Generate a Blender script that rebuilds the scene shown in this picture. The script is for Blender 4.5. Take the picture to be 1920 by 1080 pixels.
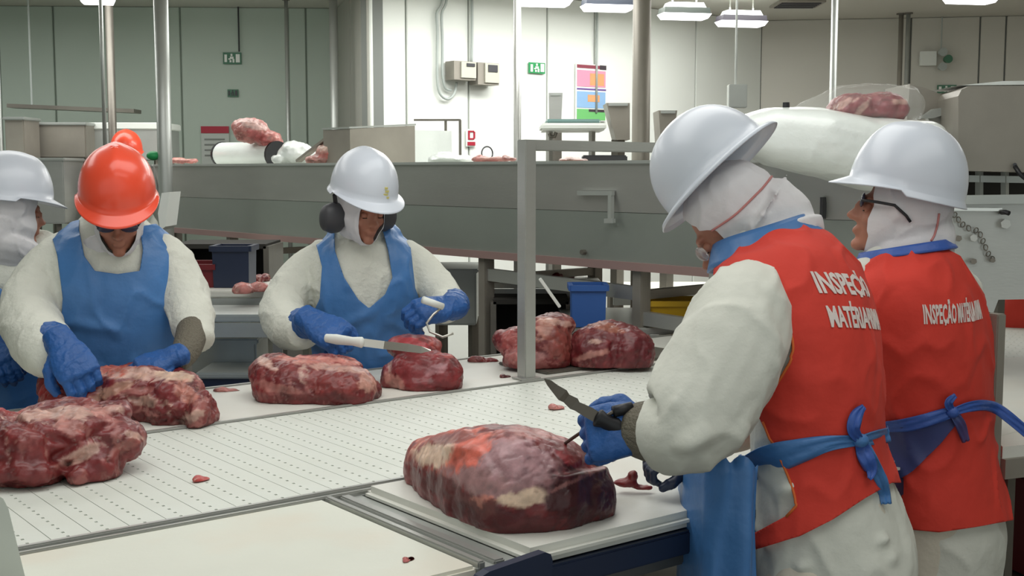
import bpy, bmesh, math, random
import numpy as np
from mathutils import Vector, Matrix, noise
from mathutils.bvhtree import BVHTree
random.seed(7)
sc = bpy.context.scene
for o in list(bpy.data.objects): bpy.data.objects.remove(o)
C = sc.collection

# ------------------------------------------------------------------ camera, world, lights, exposure
H, FP, HOR = 1.6, 2300.0, 320.0
PITCH = math.atan((540 - HOR) / FP)
cam = bpy.data.cameras.new('camera'); camo = bpy.data.objects.new('camera', cam); C.objects.link(camo)
camo.location = (0, 0, H); camo.rotation_euler = (math.pi / 2 - PITCH, 0, 0)
cam.sensor_width = 36; cam.lens = FP / 1920 * 36; cam.clip_end = 100
sc.camera = camo
sc.view_settings.view_transform = 'Standard'; sc.view_settings.look = 'None'
sc.view_settings.gamma = 1; sc.view_settings.use_curve_mapping = False
sc.view_settings.exposure = 0.0
w = bpy.data.worlds.new('world'); sc.world = w; w.use_nodes = True
w.node_tree.nodes['Background'].inputs[0].default_value = (.86, .93, .90, 1)
w.node_tree.nodes['Background'].inputs[1].default_value = .72

def area(name, loc, sx, sy, power, col=(1, 1, .97), rot=(0, 0, 0)):
    l = bpy.data.lights.new(name, 'AREA'); l.shape = 'RECTANGLE'; l.size = sx; l.size_y = sy
    l.energy = power; l.color = col
    o = bpy.data.objects.new(name, l); C.objects.link(o); o.location = loc; o.rotation_euler = rot
AZ = 0.9129
area('ceiling_light_work', (-.3, 3.2, 2.98), 3.4, 1.3, 38, rot=(0, 0, math.pi / 2 - AZ))
area('ceiling_light_near', (.9, 1.4, 2.98), 3.4, 1.3, 24, rot=(0, 0, math.pi / 2 - AZ))
area('ceiling_light_left', (-2.6, 5.4, 2.98), 3.2, 1.2, 34, rot=(0, 0, math.pi / 2 - AZ))
area('added_light_left_wall', (-3.6, 8.7, 2.95), 4.2, .9, 60)  # unseen lamp added to brighten the grey left wall
area('ceiling_light_far', (1.0, 7.6, 2.98), 3.4, .8, 52, rot=(0, 0, math.pi / 2 - AZ))
area('ceiling_light_wall', (.7, 9.4, 2.95), 3.6, .6, 88, rot=(0, 0, math.pi / 2 - AZ))
area('ceiling_light_right', (3.6, 7.0, 2.98), 3.0, .8, 44)

# ------------------------------------------------------------------ pixel to place
CP, SP = math.cos(PITCH), math.sin(PITCH)
def ray(px, py):
    u = px - 960; v = 540 - py
    return Vector((u, FP * CP + v * SP, -FP * SP + v * CP))
def at(px, py, Y):
    r = ray(px, py); return Vector((0, 0, H)) + r * (Y / r.y)
def onz(px, py, z=.9):
    r = ray(px, py); return Vector((0, 0, H)) + r * ((z - H) / r.z)
def proj(V):
    V = np.asarray(V, float); x = V[:, 0]; y = V[:, 1]; z = V[:, 2] - H
    d = y * CP - z * SP; up = y * SP + z * CP
    return np.stack([960 + FP * x / d, 540 - FP * up / d], 1)
D1 = Vector((math.sin(AZ), math.cos(AZ), 0)); D2 = Vector((-D1.y, D1.x, 0))
def st(s, t, z=0.): return D1 * s + D2 * t + Vector((0, 0, z))

# ------------------------------------------------------------------ materials
def srgb(r, g, b):
    f = lambda c: (c / 255 / 12.92 if c / 255 <= .04045 else ((c / 255 + .055) / 1.055) ** 2.4)
    return (f(r), f(g), f(b), 1)
def mat(name, col, rough=.6, metal=0, bump=0, bscale=40, var=0, vscale=6, spec=.5, trans=0, alpha=1, coat=0, attr=None, emit=None, estr=1, sss=0, stretch=None, stain=None):
    m = bpy.data.materials.new(name); m.use_nodes = True
    nt = m.node_tree; N = nt.nodes; L = nt.links; b = N['Principled BSDF']
    col = srgb(*col) if len(col) == 3 else col
    b.inputs['Base Color'].default_value = col; b.inputs['Roughness'].default_value = rough
    b.inputs['Metallic'].default_value = metal; b.inputs['Specular IOR Level'].default_value = spec
    b.inputs['Transmission Weight'].default_value = trans; b.inputs['Alpha'].default_value = alpha
    b.inputs['Coat Weight'].default_value = coat; b.inputs['Coat Roughness'].default_value = .15
    if sss:
        b.inputs['Subsurface Weight'].default_value = sss; b.inputs['Subsurface Radius'].default_value = (.02, .006, .004); b.inputs['Subsurface Scale'].default_value = .3
    if emit:
        b.inputs['Emission Color'].default_value = emit; b.inputs['Emission Strength'].default_value = estr
    tc = N.new('ShaderNodeTexCoord'); src = tc.outputs['Object']
    if stretch:
        mp = N.new('ShaderNodeMapping'); mp.inputs['Scale'].default_value = stretch; L.new(src, mp.inputs[0]); src = mp.outputs[0]
    cur = None
    if attr:
        a = N.new('ShaderNodeAttribute'); a.attribute_name = attr; cur = a.outputs['Color']
    if var:
        n = N.new('ShaderNodeTexNoise'); n.inputs['Scale'].default_value = vscale; n.inputs['Detail'].default_value = 5; L.new(src, n.inputs['Vector'])
        mr = N.new('ShaderNodeMapRange'); mr.inputs[1].default_value = .3; mr.inputs[2].default_value = .7; mr.inputs[3].default_value = 1 - var; mr.inputs[4].default_value = 1 + var * .4
        L.new(n.outputs['Fac'], mr.inputs[0])
        mx = N.new('ShaderNodeVectorMath'); mx.operation = 'SCALE'
        if cur: L.new(cur, mx.inputs[0])
        else: mx.inputs[0].default_value = col[:3]
        L.new(mr.outputs[0], mx.inputs['Scale']); cur = mx.outputs[0]
    if stain:
        n = N.new('ShaderNodeTexNoise'); n.inputs['Scale'].default_value = stain[1]; n.inputs['Detail'].default_value = 3; L.new(src, n.inputs['Vector'])
        mr = N.new('ShaderNodeMapRange'); mr.inputs[1].default_value = .5; mr.inputs[2].default_value = .75; mr.inputs[3].default_value = 0; mr.inputs[4].default_value = stain[2]
        L.new(n.outputs['Fac'], mr.inputs[0])
        mx = N.new('ShaderNodeMix'); mx.data_type = 'RGBA'; L.new(mr.outputs[0], mx.inputs[0])
        if cur: L.new(cur, mx.inputs[6])
        else: mx.inputs[6].default_value = col
        mx.inputs[7].default_value = srgb(*stain[0]); cur = mx.outputs[2]
    if cur: L.new(cur, b.inputs['Base Color'])
    if bump:
        n = N.new('ShaderNodeTexNoise'); n.inputs['Scale'].default_value = bscale; n.inputs['Detail'].default_value = 4; L.new(src, n.inputs['Vector'])
        bp = N.new('ShaderNodeBump'); bp.inputs['Strength'].default_value = bump; bp.inputs['Distance'].default_value = .01
        L.new(n.outputs['Fac'], bp.inputs['Height']); L.new(bp.outputs[0], b.inputs['Normal'])
    return m
M = {}
M['steel'] = mat('brushed_steel', (186, 187, 183), .36, .62, .05, 30, .05, 3, stretch=(1, 1, 5))
M['steel_dark'] = mat('dull_steel', (128, 124, 116), .45, .7, .1, 30, .15, 4)
M['steel_light'] = mat('satin_steel', (186, 190, 186), .42, .55, .08, 30, .1, 4)
M['steel_brown'] = mat('warm_steel', (158, 153, 143), .5, .4, .08, 20, .15, 4)
M['steel_low'] = mat('satin_side_steel', (158, 164, 158), .42, .6, .05, 30, .05, 3)
M['chrome'] = mat('polished_steel', (215, 215, 210), .15, 1)
M['blade'] = mat('blade_steel', (200, 198, 190), .28, .8)
M['blade_dark'] = mat('stained_blade_steel', (100, 94, 86), .35, .7)
M['black'] = mat('black_plastic', (24, 24, 28), .45)
M['darkgrey'] = mat('dark_grey_plastic', (62, 62, 66), .5)
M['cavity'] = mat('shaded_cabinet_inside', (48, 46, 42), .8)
M['white_cloth'] = mat('white_work_cloth', (216, 217, 207), .85, bump=.35, bscale=28, var=.05, vscale=9)
M['fleece'] = mat('white_fleece', (222, 223, 212), .92, bump=.5, bscale=60, var=.06, vscale=14)
M['trouser_cloth'] = mat('beige_white_cloth', (214, 206, 190), .88, bump=.35, bscale=24, var=.06, vscale=8)
M['hood_cloth'] = mat('thin_white_hood_fabric', (222, 220, 222), .8, bump=.3, bscale=30, var=.04, vscale=14)
M['hood_seam'] = mat('reddish_hood_seam', (196, 130, 126), .8)
M['vest'] = mat('red_vest_fabric', (214, 60, 46), .78, bump=.3, bscale=22, var=.10, vscale=7)
M['piping'] = mat('orange_piping', (222, 110, 50), .7)
M['apron'] = mat('blue_apron_film', (72, 124, 184), .42, bump=.5, bscale=16, var=.14, vscale=6, spec=.5)
M['apron_dark'] = mat('blue_apron_tie', (58, 96, 178), .45, bump=.4, bscale=24, var=.12, vscale=8)
M['apron_sheer'] = mat('sheer_blue_film', (70, 84, 140), .4, var=.12, alpha=.72, bump=.4, bscale=16)
M['glove'] = mat('blue_rubber_glove', (34, 88, 156), .5, bump=.45, bscale=60, var=.10, vscale=16)
M['glove_inner'] = mat('grey_mesh_glove', (112, 106, 92), .7, bump=.8, bscale=160)
M['skin'] = mat('brown_skin', (172, 116, 94), .55, bump=.1, bscale=60, var=.08, vscale=20, sss=.15)
M['eye'] = mat('eye_white', (220, 216, 210), .3)
M['lens'] = mat('clear_lens', (235, 238, 240), .1, trans=.7, alpha=.7)
M['lens_dark'] = mat('smoked_lens', (60, 60, 78), .15)
M['helmet_white'] = mat('white_helmet_shell', (208, 214, 224), .34, coat=.2)
M['helmet_orange'] = mat('orange_helmet_shell', (240, 82, 54), .3, coat=.4)
M['helmet_mark'] = mat('yellow_helmet_print', (206, 196, 120), .5)
M['meat'] = mat('raw_meat', (120, 30, 30), .42, bump=.35, bscale=30, var=.20, vscale=40, attr='col', coat=.1, spec=.5, sss=.05)
M['board'] = mat('white_cutting_board', (222, 224, 212), .5, bump=.05, bscale=60, var=.03, vscale=5, stain=((226, 190, 160), 3.2, .28))
M['board_clean'] = mat('white_polyethylene', (222, 222, 214), .5, bump=.05, bscale=60, var=.03, vscale=5, stain=((214, 200, 184), 4, .3))
M['belt'] = mat('white_belt_plastic', (220, 224, 216), .5, var=.03, vscale=5, stain=((206, 208, 196), 3, .5))
M['slot'] = mat('belt_slot_shadow', (186, 190, 186), .8)
M['navy'] = mat('dark_blue_plastic', (34, 44, 68), .4)
M['blue_bin'] = mat('blue_bin_plastic', (50, 96, 168), .45)
M['yellow'] = mat('yellow_crate_plastic', (214, 170, 22), .5)
M['red_crate'] = mat('red_crate_plastic', (110, 22, 30), .5)
M['green'] = mat('exit_green', (30, 150, 84), .5)
M['green_dark'] = mat('dark_green_sign', (70, 120, 94), .5)
M['sign_white'] = mat('sign_white', (236, 240, 234), .5)
M['sign_red'] = mat('sign_red', (170, 34, 56), .5)
M['wall_bright'] = mat('white_wall_panel', (238, 242, 236), .5, var=.02, vscale=1)
M['wall_grey'] = mat('pale_green_grey_wall_panel', (186, 200, 188), .5, var=.05, vscale=.8)
M['wall_right'] = mat('grey_white_wall_panel', (206, 204, 194), .5, var=.04, vscale=.8)
M['joint'] = mat('panel_joint', (130, 134, 130), .7)
M['ceiling'] = mat('ceiling_panel', (206, 204, 194), .6)
M['floor'] = mat('epoxy_floor', (118, 112, 104), .4, var=.15, vscale=2)
M['wrap'] = mat('white_plastic_wrap', (240, 246, 242), .3, bump=.6, bscale=14, coat=.3)
M['film'] = mat('clear_film', (240, 244, 240), .12, alpha=.13, spec=.6, bump=.5, bscale=20)
M['cable'] = mat('grey_conduit', (176, 184, 180), .5)
M['lamp'] = mat('lamp_diffuser', (255, 255, 255), .5, emit=(1, .98, 1, 1), estr=3)
M['letter'] = mat('white_letter_print', (228, 216, 210), .7)
for nm, c in dict(pink=(226, 150, 176), maroon=(140, 60, 76), purple=(110, 84, 150), sky=(140, 178, 216), leaf=(110, 186, 110), tan=(222, 160, 110), inkdark=(60, 50, 58)).items():
    M['poster_' + nm] = mat('poster_' + nm, c, .6)

# ------------------------------------------------------------------ object helpers
def offset_of(p):
    v = Vector((0, 0, 0))
    while p: v += p.location; p = p.parent
    return v
def mk(name, V, F, m, parent=None, smooth=True, col=None, origin=None, auto=None):
    """one mesh object from world-space vertices; m is a material or a list, F may be (faces, mat_index list)"""
    mi = None
    if isinstance(F, tuple): F, mi = F
    V = np.asarray(V, float)
    off = offset_of(parent) if parent else Vector(origin) if origin is not None else Vector((V[:, 0].mean(), V[:, 1].mean(), V[:, 2].min()))
    me = bpy.data.meshes.new(name); V2 = V - np.array(off)
    me.from_pydata(V2.tolist(), [], [list(map(int, f)) for f in F])
    for q in (m if isinstance(m, list) else [m]): me.materials.append(q)
    if mi is not None: me.polygons.foreach_set('material_index', mi)
    if smooth: me.polygons.foreach_set('use_smooth', [True] * len(me.polygons))
    if auto: me.set_sharp_from_angle(angle=math.radians(auto))
    if col is not None:
        a = me.color_attributes.new('col', 'FLOAT_COLOR', 'POINT')
        a.data.foreach_set('color', np.concatenate([col, np.ones((len(col), 1))], 1).astype(np.float32).ravel())
    me.update()
    o = bpy.data.objects.new(name, me); C.objects.link(o)
    if parent: o.parent = parent
    else: o.location = off
    return o
def thing(name, label, cat, loc, group=None, kind=None):
    o = bpy.data.objects.new(name, None); C.objects.link(o); o.location = loc; o.empty_display_size = .1
    if label: o['label'] = label; o['category'] = cat
    if group: o['group'] = group
    if kind: o['kind'] = kind
    return o
def tag(o, label, cat, group=None):
    o['label'] = label; o['category'] = cat
    if group: o['group'] = group
    return o
def struct(o): o['kind'] = 'structure'; return o

class MB:                                   # collects primitive shapes into one mesh
    def __init__(s): s.V = []; s.F = []; s.M = []
    def add(s, V, F, mi=0):
        n = len(s.V); s.V += [tuple(v) for v in V]; s.F += [[i + n for i in f] for f in F]; s.M += [mi] * len(F); return s
    def hexa(s, a, b, mi=0):                # bottom quad a, top quad b
        return s.add(list(a) + list(b), [(3, 2, 1, 0), (4, 5, 6, 7), (0, 1, 5, 4), (1, 2, 6, 5), (2, 3, 7, 6), (3, 0, 4, 7)], mi)
    def box(s, c, u, v, wv, mi=0, bev=0):   # centre + three half vectors
        c, u, v, wv = map(Vector, (c, u, v, wv))
        if bev:
            bm = bmesh.new(); bmesh.ops.create_cube(bm, size=2)
            lu, lv, lw = u.length, v.length, wv.length
            Mx = Matrix((u.normalized(), v.normalized(), wv.normalized())).transposed()
            for q in bm.verts: q.co = Vector((q.co.x * lu, q.co.y * lv, q.co.z * lw))
            bmesh.ops.bevel(bm, geom=bm.edges[:], offset=min(bev, .95 * min(lu, lv, lw)), segments=2, affect='EDGES')
            bm.verts.index_update()
            s.add([c + Mx @ q.co for q in bm.verts], [[q.index for q in f.verts] for f in bm.faces], mi); bm.free(); return s
        k = [c - u - v - wv, c + u - v - wv, c + u + v - wv, c - u + v - wv]
        return s.hexa(k, [p + 2 * wv for p in k], mi)
    def tube(s, pts, r, n=10, mi=0, cap=True):
        pts = [Vector(p) for p in pts]; rs = r if isinstance(r, (list, tuple)) else [r] * len(pts)
        t = (pts[1] - pts[0]).normalized(); a = t.orthogonal().normalized(); V = []
        for i, p in enumerate(pts):
            t = ((pts[min(i + 1, len(pts) - 1)] - pts[max(i - 1, 0)])).normalized()
            a = (a - t * a.dot(t)).normalized(); b = t.cross(a)
            for k in range(n):
                q = 2 * math.pi * k / n; V.append(p + (a * math.cos(q) + b * math.sin(q)) * rs[i])
        F = [(i * n + k, i * n + (k + 1) % n, (i + 1) * n + (k + 1) % n, (i + 1) * n + k) for i in range(len(pts) - 1) for k in range(n)]
        if cap: F += [tuple(range(n))[::-1], tuple(range((len(pts) - 1) * n, len(pts) * n))]
        return s.add(V, F, mi)
    def bar(s, p, q, hw, hh=None, up=(0, 0, 1), mi=0, bev=0):     # square tube
        p, q = Vector(p), Vector(q); d = q - p; up = Vector(up)
        if abs(d.normalized().dot(up)) > .95: up = D1
        sd = d.cross(up).normalized(); u2 = sd.cross(d).normalized()
        return s.box((p + q) / 2, d / 2, sd * hw, u2 * (hh or hw), mi, bev)
    def prism(s, pts, ext, mi=0):           # polygon (world points) extruded by ext
        n = len(pts); V = [Vector(p) for p in pts] + [Vector(p) + Vector(ext) for p in pts]
        return s.add(V, [tuple(range(n))[::-1], tuple(range(n, 2 * n))] + [(i, (i + 1) % n, n + (i + 1) % n, n + i) for i in range(n)], mi)
    def ball(s, c, r, mi=0, n=12, Mx=None):
        r = r if hasattr(r, '__len__') else (r, r, r); V = []; F = []; h = n // 2
        for i in range(h + 1):
            for k in range(n):
                th = math.pi * i / h; ph = 2 * math.pi * k / n
                v = Vector((r[0] * math.sin(th) * math.cos(ph), r[1] * math.sin(th) * math.sin(ph), r[2] * math.cos(th)))
                V.append(Vector(c) + (Mx @ v if Mx else v))
        F = [(i * n + k, (i + 1) * n + k, (i + 1) * n + (k + 1) % n, i * n + (k + 1) % n) for i in range(h) for k in range(n)]
        return s.add(V, F, mi)
    def build(s, name, m, parent=None, smooth=False, auto=None, origin=None):
        return mk(name, s.V, (s.F, s.M), m, parent, smooth or bool(auto), auto=auto, origin=origin)

def loft(mb, stn, n=20, sq=2.0, cap=True):
    """stn: (centre, half-axis a, half-axis b) rings, closed with rounded caps"""
    V = []; rings = []
    for c, a, b in stn: rings.append((Vector(c), Vector(a), Vector(b)))
    if cap:
        c0, a0, b0 = rings[0]; c1 = rings[1][0]; d = (c0 - c1).normalized(); r = min(a0.length, b0.length) * .6
        pre = [(c0 + d * r * math.sin(q), a0 * math.cos(q), b0 * math.cos(q)) for q in (1.45, 1.1, .7, .35)]
        ce, ae, be = rings[-1]; cp = rings[-2][0]; d = (ce - cp).normalized(); r = min(ae.length, be.length) * .6
        post = [(ce + d * r * math.sin(q), ae * math.cos(q), be * math.cos(q)) for q in (.35, .7, 1.1, 1.45)]
        rings = pre + rings + post
    for c, a, b in rings:
        for k in range(n):
            q = 2 * math.pi * k / n; cq, sq_ = math.cos(q), math.sin(q)
            e = 2 / sq
            V.append(c + a * (abs(cq) ** e) * (1 if cq >= 0 else -1) + b * (abs(sq_) ** e) * (1 if sq_ >= 0 else -1))
    m = len(rings)
    F = [(i * n + k, i * n + (k + 1) % n, (i + 1) * n + (k + 1) % n, (i + 1) * n + k) for i in range(m - 1) for k in range(n)]
    F += [tuple(range(n))[::-1], tuple(range((m - 1) * n, m * n))]
    mb.add(V, F)
def catmull(rows, sub=4):
    """smooth interpolation of numeric rows"""
    R = [np.array(r, float) for r in rows]; out = []
    for i in range(len(R) - 1):
        p0, p1, p2, p3 = R[max(i - 1, 0)], R[i], R[i + 1], R[min(i + 2, len(R) - 1)]
        for k in range(sub):
            t = k / sub
            out.append(.5 * (2 * p1 + (p2 - p0) * t + (2 * p0 - 5 * p1 + 4 * p2 - p3) * t * t + (3 * p1 - p0 - 3 * p2 + p3) * t ** 3))
    out.append(R[-1]); return out
def limb(mb, rows, n=18, k=1.0, add=0., cap=True):
    """rows (px,py,Y,r[,flat]) -> round limb"""
    P = catmull([list(r) + [1] * (5 - len(r)) for r in rows], 4)
    pts = [at(p[0], p[1], p[2]) for p in P]; S = []
    t = (pts[1] - pts[0]).normalized(); a = t.cross(Vector((0, 1, .2))).normalized()
    for i, p in enumerate(pts):
        t = (pts[min(i + 1, len(pts) - 1)] - pts[max(i - 1, 0)]).normalized()
        a = (a - t * a.dot(t)).normalized(); b = t.cross(a); r = P[i][3] * k + add
        S.append((p, a * r, b * r * P[i][4]))
    loft(mb, S, n, cap=cap)
def trunk(mb, rows, R, n=28, k=1.0, add=0., sq=2.2):
    """rows (px,py,Y,ra,rb) -> torso with ra along R"""
    P = catmull(rows, 4); pts = [at(p[0], p[1], p[2]) for p in P]; S = []
    for i, p in enumerate(pts):
        t = (pts[min(i + 1, len(pts) - 1)] - pts[max(i - 1, 0)]).normalized()
        t = (t + Vector((0, 0, -1 if t.z < 0 else 1)) * 1.2).normalized()
        a = (R - t * R.dot(t)).normalized(); b = t.cross(a)
        S.append((p, a * (P[i][3] * k + add), b * (P[i][4] * k + add)))
    loft(mb, S, n, sq)

def fuse(mb, voxel=.007, smooth=4):
    me = bpy.data.meshes.new('t'); me.from_pydata([tuple(v) for v in mb.V], [], mb.F); me.update()
    bm = bmesh.new(); bm.from_mesh(me); bmesh.ops.remove_doubles(bm, verts=bm.verts, dist=1e-5); bmesh.ops.recalc_face_normals(bm, faces=bm.faces); bm.to_mesh(me); bm.free()
    o = bpy.data.objects.new('t', me); C.objects.link(o)
    r = o.modifiers.new('r', 'REMESH'); r.mode = 'VOXEL'; r.voxel_size = voxel; r.adaptivity = 0
    if smooth: q = o.modifiers.new('s', 'SMOOTH'); q.factor = .5; q.iterations = smooth
    dg = bpy.context.evaluated_depsgraph_get(); e = o.evaluated_get(dg); m2 = e.to_mesh()
    V = np.zeros(len(m2.vertices) * 3); m2.vertices.foreach_get('co', V); V = V.reshape(-1, 3)
    F = [tuple(p.vertices) for p in m2.polygons]
    e.to_mesh_clear(); bpy.data.objects.remove(o); bpy.data.meshes.remove(me)
    return V, F
def tris(F):
    T = []
    for f in F:
        for i in range(1, len(f) - 1): T.append((f[0], f[i], f[i + 1]))
    return np.array(T)
def normals(V, T):
    fn = np.cross(V[T[:, 1]] - V[T[:, 0]], V[T[:, 2]] - V[T[:, 0]]); N = np.zeros_like(V)
    for k in range(3): np.add.at(N, T[:, k], fn)
    return N / (np.linalg.norm(N, axis=1, keepdims=True) + 1e-12)
def clip(V, T, f):
    """keep where f > 0, cutting triangles exactly along f = 0"""
    V = list(map(tuple, V)); f = [float(q) for q in f]; T = np.asarray(T).tolist(); out = []; cache = {}
    def cut(i, j):
        key = (min(i, j), max(i, j))
        if key not in cache:
            t = f[i] / (f[i] - f[j]); V.append(tuple(V[i][k] + t * (V[j][k] - V[i][k]) for k in range(3))); f.append(0); cache[key] = len(V) - 1
        return cache[key]
    for a, b, c in T:
        s = (f[a] > 0) + (f[b] > 0) + (f[c] > 0)
        if s == 3: out.append((a, b, c)); continue
        if s == 0: continue
        while not ((f[a] > 0) != (f[b] > 0) and (f[a] > 0) != (f[c] > 0)): a, b, c = b, c, a
        ab, ac = cut(a, b), cut(a, c)
        if f[a] > 0: out.append((a, ab, ac))
        else: out += [(ab, b, c), (ab, c, ac)]
    V = np.array(V); T = np.array(out)
    if len(T) == 0: return V[:0], T
    u, inv = np.unique(T, return_inverse=True); return V[u], inv.reshape(-1, 3)
def polysd(P, poly):
    """signed distance in pixels, positive inside"""
    poly = np.array(poly, float); n = len(poly); d = np.full(len(P), 1e9); ins = np.zeros(len(P), bool)
    for i in range(n):
        a = poly[i]; b = poly[(i + 1) % n]; e = b - a; q = P - a
        t = np.clip((q @ e) / (e @ e), 0, 1); d = np.minimum(d, np.linalg.norm(q - t[:, None] * e, axis=1))
        c = ((a[1] > P[:, 1]) != (b[1] > P[:, 1])) & (P[:, 0] < (b[0] - a[0]) * (P[:, 1] - a[1]) / (b[1] - a[1] + 1e-12) + a[0]); ins ^= c
    return np.where(ins, d, -d)
def nz(V, s, seed=0, oct=3):
    out = np.zeros(len(V))
    for i, v in enumerate(V): out[i] = noise.fractal(Vector(v) * s + Vector((seed, seed * 1.7, -seed)), .9, 2.0, oct)
    return out
def wrinkle(V, F, amp, s, seed=0, folds=()):
    T = tris(F); N = normals(V, T); n0 = nz(V * np.array([1, 1, .7]), s * .8, seed, 2); d = nz(V, s * .45, seed + 3, 1) * amp * .8 + (np.clip(1 - 3.2 * np.abs(n0), 0, 1) ** 1.4 - .3) * amp
    for (a, b, am, wd) in folds:
        a = np.array(a); b = np.array(b); e = b - a; q = V - a; t = np.clip(q @ e / (e @ e), 0, 1)
        r = np.linalg.norm(q - t[:, None] * e, axis=1); d += am * np.exp(-(r / wd) ** 2) * (1 - np.abs(2 * t - 1) ** 4 * .7)
    return V + N * d[:, None]
def solid(o, th):
    m = o.modifiers.new('thickness', 'SOLIDIFY'); m.thickness = th; m.offset = 0; return o
def ribbon(name, rows, m, parent, th=.002, sub=6, side=None):
    """rows (px,py,Y,halfwidth[,dx,dz direction of width]) : cloth strip with thickness"""
    P = catmull([list(r) for r in rows], sub); pts = [at(*p[:3]) for p in P]; V = []
    for i, p in enumerate(pts):
        t = (pts[min(i + 1, len(pts) - 1)] - pts[max(i - 1, 0)]).normalized()
        wv = t.cross(side or Vector((0, -1, 0)));  wv = wv.normalized() if wv.length > 1e-4 else Vector((0, 0, 1))
        for k in range(5):
            u = (k - 2) / 2; V.append(p + wv * P[i][3] * u + Vector((0, -1, 0)) * .004 * math.sin(i * .9 + k * 1.3))
    n = len(pts); F = [(i * 5 + k, i * 5 + k + 1, (i + 1) * 5 + k + 1, (i + 1) * 5 + k) for i in range(n - 1) for k in range(4)]
    return solid(mk(name, V, F, m, parent), th)

# ------------------------------------------------------------------ SETTING
CEIL = 3.05
pc = Vector(((695 - 960) / FP * 9.4, 9.4, 0)); pcor = pc + D1 * 4.43
pr = Vector((6.2, 11.5, 0)); pl = Vector(((638 - 960) / FP * 11.2, 11.2, 0)); pll = Vector((-6.5, 10.9, 0))
fl = MB(); fl.box((0, 5.5, -.05), (7.5, 0, 0), (0, 7.5, 0), (0, 0, .05)); struct(fl.build('floor', M['floor'], origin=(0, 5.5, 0)))
cl = MB(); cl.box((0, 5.5, CEIL + .05), (7.5, 0, 0), (0, 7.5, 0), (0, 0, .05)); struct(cl.build('ceiling', M['ceiling'], origin=(0, 5.5, CEIL)))
def wall(name, a, b, m, joints):
    """backing in joint colour with one proud panel between each pair of joints"""
    d = (b - a); L = d.length; d.normalize(); nrm = Vector((d.y, -d.x, 0))
    mid = Vector((0, 5, 0)) - (a + b) / 2
    if nrm.dot(mid) < 0 and name != 'wall_return': nrm = -nrm
    if name == 'wall_return' and nrm.y > 0: nrm = -nrm
    bk = MB(); bk.box((a + b) / 2 - nrm * .06 + Vector((0, 0, CEIL / 2)), d * L / 2, nrm * .05, Vector((0, 0, CEIL / 2)))
    w_ = struct(bk.build(name, M['joint'], origin=((a + b) / 2)))
    js = [0] + sorted(joints) + [L]
    for u, v in zip(js, js[1:]):
        if v - u < .05: continue
        p = MB(); p.box(a + d * (u + v) / 2 + Vector((0, 0, CEIL / 2)), d * ((v - u) / 2 - .008), nrm * .012, Vector((0, 0, CEIL / 2 - .003)), bev=.004)
        p.build('panel', m, w_)
    return w_, d, nrm
def along(a, d, px):                        # distance along a wall where the photo column px falls
    k = (px - 960) / FP * CP                # X/Y at z = H
    return (k * a.y - a.x) / (d.x - k * d.y)
dB = D1; jb = [along(pc, dB, x) for x in (762, 878, 1024, 1112, 1300)]
wall('wall_back', pc, pcor, M['wall_bright'], jb)
dR = (pr - pcor).normalized(); wall('wall_right', pcor, pr, M['wall_right'], [along(pcor, dR, x) for x in (1558, 1700, 1828, 1876)])
dL = (pl - pll).normalized(); M['joint_keep'] = M['joint']; M['joint'] = mat('pale_panel_joint', (150, 162, 150), .7)
wall('wall_left', pll, pl, M['wall_grey'], [along(pll, dL, x) for x in (8, 110, 345, 545, 578)]); M['joint'] = M['joint_keep']
wall('wall_return', pl, pc, mat('grey_return_panel', (176, 176, 168), .6), [.9])
wall('wall_side_left', Vector((-6.5, -1.8, 0)), pll, M['wall_grey'], [k * 1.2 for k in range(1, 11)])
wall('wall_side_right', pr, Vector((6.2, -1.8, 0)), M['wall_right'], [k * 1.2 for k in range(1, 11)])
# vent in the ceiling
v = MB(); c0 = onz(1495, 8, CEIL - .012); v.box(c0, (.2, 0, 0), (0, .2, 0), (0, 0, .008))
for k in range(5): v.box(c0 + Vector((0, -.14 + .07 * k, -.012)), (.17, 0, 0), (0, .018, 0), (0, 0, .004), 1)
tag(v.build('ceiling_vent', [M['steel_brown'], M['darkgrey']]), 'flat grey air vent in the ceiling near the right wall', 'vent')

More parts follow.
